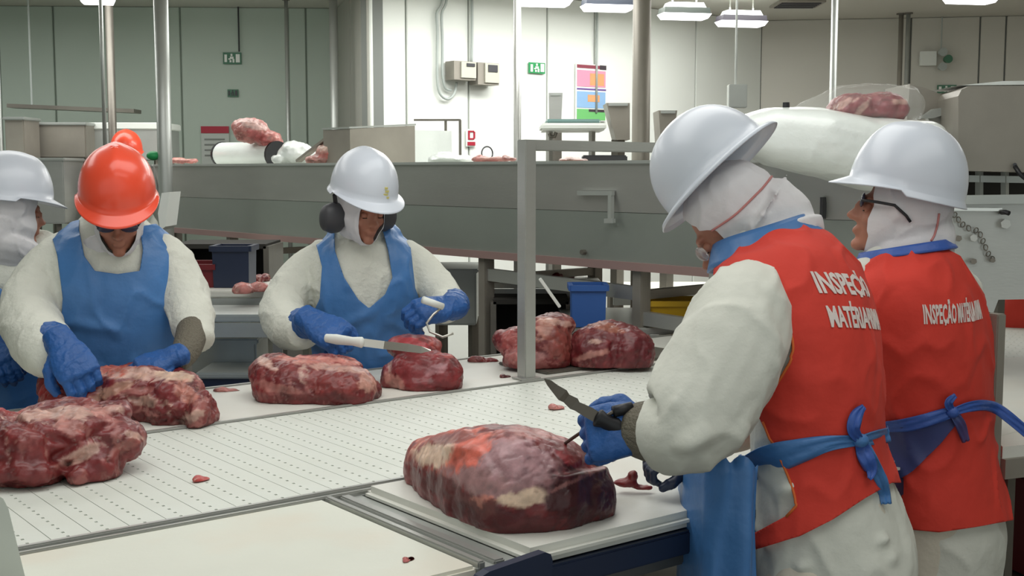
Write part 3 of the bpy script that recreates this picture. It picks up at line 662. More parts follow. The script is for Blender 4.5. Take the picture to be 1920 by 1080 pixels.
meat('meat_cut', 'meat cut with pale fat strips under the orange helmeted workers glove', 3.40,
     [(170, 735, 95, 46, 0, .13), (260, 735, 85, 50, .02, .12), (330, 745, 60, 46, .02, .11), (375, 765, 28, 32, .02, .08), (250, 705, 70, 24, .1, .09), (110, 720, 35, 36, .06, .09), (310, 775, 70, 28, -.06, .06), (340, 708, 30, 16, .05, .06)],
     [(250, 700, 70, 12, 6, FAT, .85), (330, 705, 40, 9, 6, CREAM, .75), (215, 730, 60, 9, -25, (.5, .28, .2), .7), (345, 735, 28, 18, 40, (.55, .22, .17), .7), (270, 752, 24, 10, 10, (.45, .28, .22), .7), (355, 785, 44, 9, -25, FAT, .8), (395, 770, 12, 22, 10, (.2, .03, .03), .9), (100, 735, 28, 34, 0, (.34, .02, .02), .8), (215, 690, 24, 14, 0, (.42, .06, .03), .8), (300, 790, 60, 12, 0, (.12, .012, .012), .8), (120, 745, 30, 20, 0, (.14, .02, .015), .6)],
     seed=17, fat=.65, zmin=zb_, voxel=.0055, amp=.009, marb=17, folds=((190, 750, 260, 700, -.012, 8), (280, 730, 330, 790, -.012, 8), (340, 720, 350, 780, -.01, 8)))
meat('meat_cut', 'meat cut with a round red eye before the white helmeted worker', 3.80,
     [(560, 712, 88, 40, 0, .12), (640, 720, 68, 34, 0, .11), (515, 700, 48, 38, .04, .11), (600, 690, 85, 26, .08, .09), (692, 728, 26, 16, 0, .06), (620, 735, 70, 18, -.06, .07)],
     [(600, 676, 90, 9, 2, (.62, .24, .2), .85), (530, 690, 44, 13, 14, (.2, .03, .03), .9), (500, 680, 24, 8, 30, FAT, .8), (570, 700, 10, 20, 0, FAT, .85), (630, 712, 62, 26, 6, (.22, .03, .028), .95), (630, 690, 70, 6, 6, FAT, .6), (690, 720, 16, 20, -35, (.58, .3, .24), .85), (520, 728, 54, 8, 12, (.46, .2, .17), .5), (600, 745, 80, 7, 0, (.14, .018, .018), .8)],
     seed=23, fat=.35, zmin=zb_, voxel=.005, amp=.005, marb=17)
meat('meat_cut', 'smooth dark red meat cut under the knife blade', 4.0,
     [(790, 690, 66, 36, 0, .11), (830, 695, 40, 32, .02, .09), (775, 650, 54, 24, .06, .09), (735, 700, 22, 22, 0, .07), (800, 712, 60, 16, -.03, .07)],
     [(790, 690, 70, 30, 0, (.24, .03, .035), .8), (765, 645, 46, 12, 5, (.4, .04, .05), .9), (820, 690, 24, 10, -25, (.45, .22, .24), .6), (738, 715, 20, 12, 40, (.5, .24, .2), .7), (830, 650, 34, 14, 30, (.36, .06, .05), .8), (731, 680, 4, 22, 0, FAT, .5)],
     seed=29, fat=.1, zmin=zb_, voxel=.005, amp=.004)
meat('meat_cut', 'pale topped meat cut behind the steel frame post', 4.40,
     [(1020, 640, 56, 46, 0, .12), (970, 645, 40, 34, .04, .10), (1040, 610, 40, 26, .04, .09), (1000, 665, 60, 22, -.03, .08), (940, 640, 18, 22, .05, .06)],
     [(1025, 610, 18, 26, 20, (.55, .26, .2), .85), (1055, 640, 30, 38, 0, (.24, .05, .04), .85), (960, 645, 24, 26, 0, (.42, .1, .09), .7), (1050, 605, 34, 6, 10, FAT, .6), (1075, 640, 4, 34, 0, FAT, .6), (1030, 588, 24, 8, 0, (.12, .01, .01), .9), (985, 670, 40, 10, 0, (.5, .24, .22), .4)],
     seed=31, fat=.5, zmin=zb_ + .012, voxel=.006, amp=.006)
meat('meat_cut', 'dark elongated meat cut right of the frame post', 4.46,
     [(1120, 645, 58, 40, 0, .11), (1180, 650, 46, 36, 0, .10), (1150, 625, 56, 24, .05, .09), (1205, 655, 22, 30, 0, .08), (1090, 650, 26, 30, 0, .09)],
     [(1150, 650, 90, 40, 0, (.13, .014, .02), .75), (1135, 612, 30, 8, 15, (.42, .16, .1), .6), (1115, 640, 16, 5, 0, FAT, .7), (1110, 665, 34, 6, -14, (.5, .24, .2), .7), (1205, 660, 20, 30, 0, (.1, .01, .015), .8)],
     seed=37, fat=.35, zmin=zb_ + .012, voxel=.006, amp=.008)
q = MB(); c0 = st(3.0, 3.36, ZT + .008); q.box(c0, D1 * .36, D2 * .14, (0, 0, .005), bev=.004); tag(q.build('steel_tray', M['steel_dark']), 'thin dark tray under the two cuts behind the frame post', 'tray')
for i, (px, py, rx, ry, Y, c, lb) in enumerate([(905, 678, 30, 9, 4.42, RED, 'ragged meat trimmings left of the frame post foot'), (377, 900, 15, 6, 2.79, BRED, 'small red meat scrap lying alone on the belt'), (1043, 766, 16, 7, 3.62, PINK, 'pale pink scrap on the belt beside the knife tip'), (425, 733, 27, 6, 3.93, PINK, 'thin pale scrap between the two left worker stations'), (947, 707, 12, 5, 4.1, DRED, 'tiny dark scrap just left of the frame post'), (765, 1051, 14, 3, 2.18, BRED, 'thin red scrap on the stained front board'), (745, 722, 30, 6, 4.0, FAT, 'flat fatty trimming between the two centre meat cuts')]):
    p = onz(px, py, zb_); Yr = p.y
    meat('meat_scrap', lb, Yr, [(px - rx * .4, py - ry * .2, rx * .6, ry, 0, .018), (px + rx * .4, py, rx * .6, ry * .8, .01, .014), (px, py + ry * .2, rx * .5, ry * .7, 0, .014)], seed=50 + i, fat=.5, zmin=zb_ if i != 5 else zb_, voxel=.0025, amp=.003, base=c, marb=30)

# ------------------------------------------------------------------ PEOPLE
def head_matrix(c, F, tilt, roll=0):
    """local x right, y forward, z up. tilt > 0 looks down"""
    F = Vector((F[0], F[1], 0)).normalized(); R = Vector((F.y, -F.x, 0)); U = Vector((0, 0, 1)); a = math.radians(tilt)
    f = F * math.cos(a) - U * math.sin(a); u = U * math.cos(a) + F * math.sin(a)
    rr = math.radians(roll); r2 = R * math.cos(rr) + u * math.sin(rr); u2 = u * math.cos(rr) - R * math.sin(rr)
    Mx = Matrix((r2, f, u2)).transposed().to_4x4(); Mx.translation = c; return Mx
def hb(mb, Mx, c, r): mb.ball(Mx @ Vector(c), r, n=20, Mx=Mx.to_3x3())
def head_shape(mb, Mx, s=1.0, g=0., face=True):
    for c, r in (((0, -.014, .028), (.077, .096, .086)), ((0, .022, -.03), (.061, .072, .078)), ((0, .036, -.078), (.042, .048, .036)), ((0, -.03, -.03), (.066, .07, .07))):
        hb(mb, Mx, Vector(c) * s, [q * s + g for q in r])
    if face:
        for c, r in (((0, .104, -.030), (.013, .020, .013)), ((0, .096, -.012), (.009, .014, .026)), ((.012, .096, -.036), (.008, .011, .008)), ((-.012, .096, -.036), (.008, .011, .008)),
                     ((0, .080, .018), (.046, .016, .011)), ((0, .092, -.060), (.022, .010, .005)), ((0, .090, -.069), (.019, .010, .006)), ((0, .078, -.098), (.021, .019, .015)),
                     ((.035, .066, -.03), (.022, .02, .02)), ((-.035, .066, -.03), (.022, .02, .02)), ((.062, -.004, -.012), (.008, .018, .028)), ((-.062, -.004, -.012), (.008, .018, .028))):
            hb(mb, Mx, Vector(c) * s, [q * s for q in r])
def helmet(parent, Mx, m, full=False, s=1.0, knob=False, mark=None, ridge=.004, name='helmet', dz0=.02, peak=.038, dome=.142):
    Mx = Mx @ Matrix.Translation((0, 0, dz0))
    nT, prof = 64, []
    for i in range(15): a = math.pi / 2 * i / 14; prof.append((math.sin(a), math.cos(a)))
    V = []
    for (r, z) in prof:
        for k in range(nT):
            th = 2 * math.pi * k / nT; fx, fy = math.sin(th), math.cos(th)
            rr = r ** .92
            x = .108 * fx * rr; y = (.132 if fy > 0 else .130) * fy * rr; zz = dome * (z ** .9)
            rd = ridge * math.exp(-(x / .022) ** 2) * (1 - r ** 4); zz += rd
            if not full and fy > 0: zz += .004 * math.exp(-((x) / .05) ** 4) * math.exp(-((r - .62) / .22) ** 4)
            V.append((x, y, zz + .03))
    for j in range(1, 7):
        q = j / 6
        for k in range(nT):
            th = 2 * math.pi * k / nT; fx, fy = math.sin(th), math.cos(th)
            if full: wd = .024 + .012 * max(fy, 0) ** 2 + .006 * max(-fy, 0) ** 2; dz = -.010 * q - .006 * (q > .9)
            else: wd = .009 + peak * max(fy, 0) ** 1.6 * (1 if abs(fx) < .95 else 1); dz = -.004 * q - .020 * q * max(fy, 0) ** 2 + (.0 if fy > 0 else -.012 * q)
            bx, by = .108 * fx, (.132 if fy > 0 else .130) * fy; L = math.hypot(bx, by)
            V.append((bx * (1 + wd * q / L), by * (1 + wd * q / L), .03 + dz))
    n = 15 + 6
    F = [(i * nT + k, (i + 1) * nT + k, (i + 1) * nT + (k + 1) % nT, i * nT + (k + 1) % nT) for i in range(n - 1) for k in range(nT)]
    W = [Mx @ (Vector(v) * s) for v in V]
    o = solid(mk(name, W, F, m, parent), .003); o.modifiers['thickness'].offset = 1
    if knob:
        q = MB(); q.tube([Mx @ Vector((0, -.128, .03)), Mx @ Vector((0, -.152, .03))], .016, 12); q.build('adjustment_knob', m, o, auto=40)
        for sx in (-1, 1):
            for j in range(3):
                q = MB(); q.box(Mx @ Vector((sx * (.060 + .012 * j) , -.03 + .0 * j, .137 - .018 * j)), Mx.to_3x3() @ Vector((.003, 0, -.002)), Mx.to_3x3() @ Vector((0, .016, 0)), Mx.to_3x3() @ Vector((.002, 0, .004))); q.build('vent_slot', M['piping'], o)
    if mark:
        q = MB(); 
        for j in range(4): q.box(Mx @ Vector((-.012 + .004 * (j % 2), .1335 + .0 * j, .048 + .011 * j - .0)) , Mx.to_3x3() @ Vector((.011 - .002 * j, 0, 0)), Mx.to_3x3() @ Vector((0, .0035, 0)), Mx.to_3x3() @ Vector((0, 0, .0035)))
        q.build('front_mark', M['helmet_mark'], o)
    return o
def hood(parent, Mx, neck, seams=(), s=1.0, back=.0, opening=(.054, .088, -.02), ycut=.045):
    mb = MB(); head_shape(mb, Mx, s, .0115, False)
    hb(mb, Mx, (0, -.035, -.045), (.074, .085, .09))
    if back: hb(mb, Mx, (0, -.07, -.05), (.066, .075, .085))
    mb2 = MB(); P = [Mx @ Vector((0, -.02, -.05))] + neck[0]; rr = [.078] + neck[1]
    S = []
    for i, p in enumerate(P):
        t = (P[min(i + 1, len(P) - 1)] - P[max(i - 1, 0)]).normalized(); a = t.orthogonal().normalized(); S.append((p, a * rr[i], t.cross(a) * rr[i]))
    loft(mb, S, 20)
    V, F = fuse(mb, .005, 6); inv = np.array(Mx.inverted()); 
    L0 = V @ inv[:3, :3].T + inv[:3, 3]
    fold = [(np.array(Mx @ Vector((sx * .07, .03, -.03)))[:3], np.array(P[-1])[:3] + np.array([sx * .03, 0, 0]), .007, .012) for sx in (-1, 1)]
    V = wrinkle(V, F, .0045, 14, 4, fold)
    L = V @ inv[:3, :3].T + inv[:3, 3]; ox, oz, cz = opening
    f = np.where(L[:, 1] > .015, (np.sqrt((L[:, 0] / ox) ** 2 + ((L[:, 2] - cz) / oz) ** 2) - 1) * .05, .05)
    f = np.maximum(f, (ycut - L[:, 1]))
    V2, T2 = clip(V, tris(F), f)
    o = mk('hood', V2, T2, M['hood_cloth'], parent)
    for sm in seams:
        bv = BVHTree.FromPolygons([tuple(v) for v in V], [tuple(t) for t in T2_all(F)]); pts = []
        for r in catmull(sm, 5):
            h = bv.ray_cast(Vector((0, 0, H)), ray(r[0], r[1]).normalized())
            if h[0]: pts.append(h[0] + h[1] * .002)
        if len(pts) > 3: q = MB(); q.tube(pts, .0026, 6); q.build('seam', M['hood_seam'], o, smooth=True)
    return o
def T2_all(F): return F
def hand(mb, W, fdir, back, thumb=1, s=1.0, curl=(35, 45, 30), k=1.0, tcurl=30, spread=.0):
    """palm and five bent fingers; fdir finger direction, back = back-of-hand normal, thumb side +1/-1"""
    f = Vector(fdir).normalized(); b = Vector(back); b = (b - f * b.dot(f)).normalized(); x = f.cross(b).normalized() * thumb
    P = lambda u, v, w_: W + (x * u + f * v + b * w_) * s
    loft(mb, [(P(0, -.035, 0), x * .029 * s * k, b * .024 * s * k), (P(0, 0, 0), x * .031 * s * k, b * .023 * s * k), (P(0, .03, 0), x * .041 * s * k, b * .021 * s * k), (P(0, .065, .002), x * .045 * s * k, b * .019 * s * k), (P(0, .092, 0), x * .043 * s * k, b * .016 * s * k)], 18, 2.4)
    for fx, L, rt in ((-.034, .062, .0095), (-.0115, .076, .0105), (.0115, .082, .0108), (.034, .074, .0105)):
        p = P(fx, .086, 0); pts = [P(fx, .06, 0), p]; ang = 0; rs = [rt * s * k, rt * s * k]
        for fr_, c in zip((.46, .3, .24), curl):
            ang += math.radians(c + fx * 60 * 0); d = f * math.cos(ang) - b * math.sin(ang) + x * spread * fx * 8
            mid = pts[-1] + d * L * fr_ * s * .5; pts += [mid, pts[-1] + d * L * fr_ * s]; rs += [rs[-1] * .98, rs[-1] * .94]
        mb.tube(pts, rs, 12); mb.ball(pts[-1], rs[-1], n=12)
        for q_ in pts[1:-1:2]: mb.ball(q_, rt * s * k * 1.02, n=10)
    d1 = (x * .72 + f * .62 - b * .3).normalized(); d2 = (x * (.72 - tcurl / 60) + f * .8 - b * .55).normalized(); d3 = (x * (.4 - tcurl / 45) + f * .8 - b * .6).normalized()
    p = P(.022, .012, -.006); pts = [p, p + d1 * .042 * s]; pts.append(pts[-1] + d2 * .036 * s); pts.append(pts[-1] + d3 * .028 * s)
    mb.tube(pts, [.015 * s * k, .0135 * s * k, .0125 * s * k, .011 * s * k], 12); mb.ball(pts[-1], .011 * s * k, n=12); mb.ball(pts[1], .0138 * s * k, n=12)
def glove(parent, W, fdir, back, thumb, s=1.0, curl=(35, 45, 30), m='glove', name='glove', cuff=None, **kw):
    mb = MB(); hand(mb, Vector(W), fdir, back, thumb, s, curl, 1.12, **kw)
    if cuff:
        C0 = [Vector(W)] + [Vector(c) for c, r in cuff]; R0 = [.034 * s] + [r for c, r in cuff]; S = []
        for i, p in enumerate(C0):
            t = (C0[min(i + 1, len(C0) - 1)] - C0[max(i - 1, 0)]).normalized(); a = t.orthogonal().normalized(); S.append((p, a * R0[i], t.cross(a) * R0[i]))
        loft(mb, S, 18)
    V, F = fuse(mb, .0028, 3); V = wrinkle(V, F, .0022, 30, 8)
    return mk(name, V, F, M[m], parent)
def garment(torso_mb, off, poly, m, name, parent, seed=0, amp=.004, voxel=.007, extra=None, th=.003, folds=(), sm=6):
    V, F = fuse(torso_mb, voxel, sm); T = tris(F); N = normals(V, T); V = V + N * off; V = wrinkle(V, F, amp, 9, seed, folds)
    f = polysd(proj(V), poly) if poly else np.full(len(V), 1.)
    if extra is not None: f = np.minimum(f, extra(V, N))
    V2, T2 = clip(V, T, f); o = solid(mk(name, V2, T2, M[m], parent), th)
    return o, V2, T2
def legs(root, hip, R, F, zh, spread=.10, boot=True, r=.095, trous='trouser_cloth'):
    Z = Vector((0, 0, 1)); tr = MB()
    loft(tr, [(hip + Z * (zh + .02), R * .17, F * .125), (hip + Z * (zh - .08), R * .18, F * .13), (hip + Z * (zh - .16), R * .165, F * .12)], 24, 2.3)
    bl = []
    for sx in (-1, 1):
        a = hip + R * spread * sx
        S = [(a + Z * (zh - .1), .098), (a + Z * (zh * .7) + F * .01, .088), (a + Z * (zh * .52) + F * .015, .072), (a + Z * .3 - F * .005, .066), (a + Z * .17 - F * .01, .066)]
        loft(tr, [(c, R * q, F * q * 1.08) for c, q in S], 18)
        bm_ = MB(); loft(bm_, [(a + Z * .33 - F * .005, R * .066, F * .07), (a + Z * .2 - F * .01, R * .054, F * .06), (a + Z * .09 - F * .0, R * .048, F * .062), (a + Z * .05 + F * .02, R * .05, F * .10)], 18)
        loft(bm_, [(a + Z * .05 - F * .07, R * .04, Z * .045), (a + Z * .05, R * .047, Z * .048), (a + Z * .045 + F * .09, R * .048, Z * .042), (a + Z * .035 + F * .15, R * .042, Z * .032)], 18)
        V, Fc = fuse(bm_, .008, 3); V[:, 2] = np.maximum(V[:, 2], .003); mk('boot', V, Fc, M['sign_white'], root)
    V, Fc = fuse(tr, .011, 4); V = wrinkle(V, Fc, .006, 7, 3); mk('trousers', V, Fc, M[trous], root)
def body_mesh(root, tor, R, arms, hands, Mx, neckpts, hip, F, zh, voxel=.006):
    mb = MB(); trunk(mb, tor, R, k=.82)
    for a in arms: limb(mb, a, k=.62)
    for h in hands: hand(mb, Vector(h[0]), h[1], h[2], h[3], h[4] if len(h) > 4 else 1.0, h[5] if len(h) > 5 else (35, 45, 30), .8)
    for a, h in zip(arms, hands):
        e = at(*a[-1][:3]); hw = Vector(h[0]); mb.tube([e, e.lerp(hw, .5), hw], [.03, .028, .026], 14)
    head_shape(mb, Mx)
    P = [Mx @ Vector((0, -.02, -.05))] + neckpts; S = []
    for i, p in enumerate(P):
        t = (P[min(i + 1, len(P) - 1)] - P[max(i - 1, 0)]).normalized(); a = t.orthogonal().normalized(); S.append((p, a * .055, t.cross(a) * .055))
    loft(mb, S, 18)
    Z = Vector((0, 0, 1))
    loft(mb, [(hip + Z * (zh + .0), R * .14, F * .10), (hip + Z * (zh - .12), R * .15, F * .10)], 20)
    for sx in (-1, 1):
        a = hip + R * .10 * sx
        loft(mb, [(a + Z * (zh - .1), R * .08, F * .08), (a + Z * .5, R * .052, F * .055), (a + Z * .33, R * .05, F * .055), (a + Z * .1, R * .036, F * .04)], 16)
        loft(mb, [(a + Z * .055 - F * .04, R * .03, Z * .03), (a + Z * .05 + F * .12, R * .034, Z * .022)], 14)
    V, Fc = fuse(mb, voxel, 3)
    o = mk('body', V, Fc, M['skin'], root)
    for sx in (-1, 1):
        q = MB(); q.ball(Mx @ Vector((sx * .030, .077, -.004)), .0125, 0, 14, Mx.to_3x3()); q.ball(Mx @ Vector((sx * .030, .0855, -.0125)), (.0105, .0035, .0016), 1, 10, Mx.to_3x3())
        q.build('eyelid', [M['skin'], M['inkdark']], o, smooth=True)
    return o
M['inkdark'] = mat('dark_iris', (40, 28, 22), .3)
def coat(root, tor, R, arms, seed, folds=(), m='white_cloth', voxel=.007, amp=.006, hemz=None, s=9, extra=None):
    mb = MB(); trunk(mb, tor, R)
    for a in arms: limb(mb, a)
    if extra: extra(mb)
    V, F = fuse(mb, voxel, 4); V = wrinkle(V, F, amp, s, seed, folds); return mk('coat', V, F, M[m], root)
def text_on(o, body, width, px, py, R, U, bv, outn, m='letter', thick=.0012, bold=.03):
    """each letter its own mesh, laid on the cloth along -outn"""
    def ext(s):
        cu = bpy.data.curves.new('t', 'FONT'); cu.body = s; cu.size = 1; cu.resolution_u = 2; cu.offset = bold; to = bpy.data.objects.new('t', cu); C.objects.link(to)
        me = bpy.data.meshes.new_from_object(to.evaluated_get(bpy.context.evaluated_depsgraph_get())); bpy.data.objects.remove(to)
        xs = [v.co.x for v in me.vertices]; return me, min(xs), max(xs)
    _, X0, X1 = ext(body); h = bv.ray_cast(Vector((0, 0, H)), ray(px, py).normalized()); O = h[0]; wx, hx = width
    for i, ch in enumerate(body):
        if ch == ' ': continue
        me, c0, c1 = ext(ch); _, p0, p1 = ext(body[:i + 1]); sh = p1 - c1
        bm = bmesh.new(); bm.from_mesh(me); bmesh.ops.triangulate(bm, faces=bm.faces)
        for _ in range(2): bmesh.ops.subdivide_edges(bm, edges=[q for q in bm.edges if q.calc_length() > .12], cuts=1); bmesh.ops.triangulate(bm, faces=bm.faces)
        V = []; ok = []
        for v in bm.verts:
            p = O + R * ((v.co.x + sh - X0) / (X1 - X0) * wx) + U * (v.co.y / .7 * hx) + outn * .35
            r = bv.ray_cast(p, -outn); ok.append(r[0] is not None); V.append((r[0] + outn * .0035) if r[0] else p - outn * .35)
        bm.verts.index_update(); Fc = [[q.index for q in f.verts] for f in bm.faces if all(ok[q.index] for q in f.verts)]; bm.free()
        if Fc: solid(mk('letter', V, Fc, M[m], o, smooth=False), thick)
def bvh(*obs):
    V = []; F = []
    for o in obs:
        off = o.matrix_world.translation if not o.parent else offset_of(o); n = len(V)
        V += [v.co + off for v in o.data.vertices]; F += [[i + n for i in p.vertices] for p in o.data.polygons]
    return BVHTree.FromPolygons(V, F)
def tie(name, rows, bv, m, parent, off=.008, th=.002, Yd=None):
    """cloth strip lying on the surface; rows (px,py,halfwidth,off)"""
    P = catmull([list(r) + [off] * (4 - len(r)) for r in rows], 6); pts = []; hits = []
    for p in P:
        h = bv.ray_cast(Vector((0, 0, H)), ray(p[0], p[1]).normalized()); hits.append(h[0].y if h[0] else None)
    last = Yd or next((h for h in hits if h), 2.4)
    for p, h in zip(P, hits):
        y = h if h and abs(h - last) < .06 else last; last = y; pts.append(at(p[0], p[1], y - p[3]))
    for _ in range(2): pts = [pts[0]] + [(pts[i - 1] + pts[i] * 2 + pts[i + 1]) / 4 for i in range(1, len(pts) - 1)] + [pts[-1]]
    V = []
    for i, p in enumerate(pts):
        t = (pts[min(i + 1, len(pts) - 1)] - pts[max(i - 1, 0)]).normalized(); wv = t.cross(Vector((0, -1, 0))); wv = wv.normalized() if wv.length > 1e-4 else Vector((0, 0, 1))
        for k in range(7): u = (k - 3) / 3; V.append(p + wv * P[i][2] * u + Vector((0, -1, 0)) * .0035 * math.sin(k * 2.2 + i * .35))
    n = len(pts); F = [(i * 7 + k, i * 7 + k + 1, (i + 1) * 7 + k + 1, (i + 1) * 7 + k) for i in range(n - 1) for k in range(6)]
    return solid(mk(name, V, F, M[m], parent), th)

def V3(a): return np.array(a)[:3]
def pt(px, py, Y): return np.array(at(px, py, Y))
# ---- butcher with the orange helmet
def build_w1():
    F = Vector((.25, -.97, 0)).normalized(); R = Vector((.97, .25, 0)).normalized()
    hip = at(218, 740, 3.98); hip.z = 0
    root = thing('person', 'person in orange helmet, white fleece and blue apron pressing a gloved hand on meat', 'person', hip, 'workers behind the table')
    tor = [(218, 830, 3.98, .185, .14), (218, 760, 3.97, .20, .15), (217, 690, 3.95, .215, .16), (216, 610, 3.93, .215, .16), (215, 540, 3.92, .215, .155), (213, 485, 3.93, .20, .14), (211, 448, 3.96, .165, .12), (210, 415, 3.97, .11, .10), (210, 398, 3.95, .075, .08)]
    armL = [(128, 458, 3.93, .05), (98, 492, 3.90, .076), (68, 545, 3.84, .090), (57, 600, 3.72, .092), (78, 645, 3.58, .086), (100, 668, 3.48, .068)]
    armR = [(300, 462, 3.93, .05), (324, 496, 3.93, .070), (345, 548, 3.90, .076), (360, 600, 3.82, .070), (366, 634, 3.76, .058)]
    fore = [(362, 615, 3.78, .050), (350, 655, 3.68, .044), (330, 680, 3.62, .036)]
    Mx = head_matrix(at(222, 398, 3.80), (.26, -.96), 26, 0)
    nk = [at(211, 425, 3.93), at(213, 450, 3.94)]
    hL = (at(118, 648, 3.44), Vector((.50, -.40, -.60)), Vector((.25, -.75, .55)), 1, 1.18, (28, 50, 40))
    hR = (at(322, 672, 3.60), Vector((-.75, -.3, -.25)), Vector((.1, -.5, .85)), -1, 1.05, (30, 40, 30))
    body_mesh(root, tor, R, [armL, armR + fore[1:]], [hL, hR], Mx, nk, hip, F, .86)
    fo = [(pt(20, 540, 3.76), pt(95, 575, 3.76), .010, .018), (pt(15, 580, 3.68), pt(100, 615, 3.66), .012, .016), (pt(25, 620, 3.6), pt(110, 640, 3.57), -.008, .014), (pt(40, 500, 3.78), pt(105, 540, 3.8), .008, .02),
          (pt(335, 590, 3.84), pt(392, 560, 3.84), .010, .016), (pt(340, 615, 3.8), pt(398, 600, 3.8), .012, .014), (pt(330, 560, 3.84), pt(385, 530, 3.84), .008, .018), (pt(190, 470, 3.78), pt(240, 474, 3.78), .005, .012)]
    coat(root, tor, R, [armL, armR], 2, fo, 'fleece')
    mb = MB(); limb(mb, fore); V, Fc = fuse(mb, .005, 3); mk('mesh_sleeve', V, Fc, M['glove_inner'], root)
    at_ = MB(); trunk(at_, tor[:-2], R, add=.014); 
    poly = [(90, 415), (112, 395), (150, 380), (148, 430), (158, 480), (178, 508), (220, 514), (262, 508), (268, 470), (262, 425), (292, 420), (318, 440), (332, 520), (330, 640), (342, 700), (345, 860), (60, 860), (72, 700), (112, 640), (118, 560), (108, 480)]
    def ex(V, N): return (np.array([(3.99 - v[1]) * 200 for v in V]))
    garment(at_, 0, poly, 'apron', 'apron', root, 5, .007, extra=None, folds=[(pt(120, 600, 3.75), pt(300, 640, 3.75), .010, .02), (pt(290, 460, 3.8), pt(320, 560, 3.8), .006, .012), (pt(240, 690, 3.77), pt(330, 620, 3.77), .012, .02), (pt(150, 430, 3.8), pt(150, 600, 3.78), .004, .015)])
    g = glove(root, hL[0], hL[1], hL[2], 1, 1.22, (28, 50, 40), cuff=[(at(106, 646, 3.49), .050), (at(96, 640, 3.53), .060)])
    glove(root, hR[0], hR[1], hR[2], -1, 1.05, (30, 40, 30), cuff=[(at(334, 668, 3.64), .04)])
    hood(root, Mx, ([at(210, 430, 3.93), at(213, 470, 3.88)], [.085, .105]), opening=(.056, .092, -.012))
    helmet(root, Mx, M['helmet_orange'], s=1.06, knob=True, ridge=.007, dz0=.034, peak=.030)
    # dark glasses under the brim
    q = MB(); 
    for sx in (-1, 1): q.ball(Mx @ Vector((sx * .033, .092, -.004)), (.028, .008, .017), n=14, Mx=Mx.to_3x3())
    q.bar(Mx @ Vector((-.012, .098, 0)), Mx @ Vector((.012, .098, 0)), .003)
    g = q.build('safety_glasses', M['lens_dark'], root, smooth=True)
    q = MB()
    for sx in (-1, 1): q.bar(Mx @ Vector((sx * .058, .085, .0)), Mx @ Vector((sx * .088, -.01, .002)), .003, .005)
    q.build('temple_arm', M['black'], g)
    legs(root, hip, R, F, .84)
build_w1()
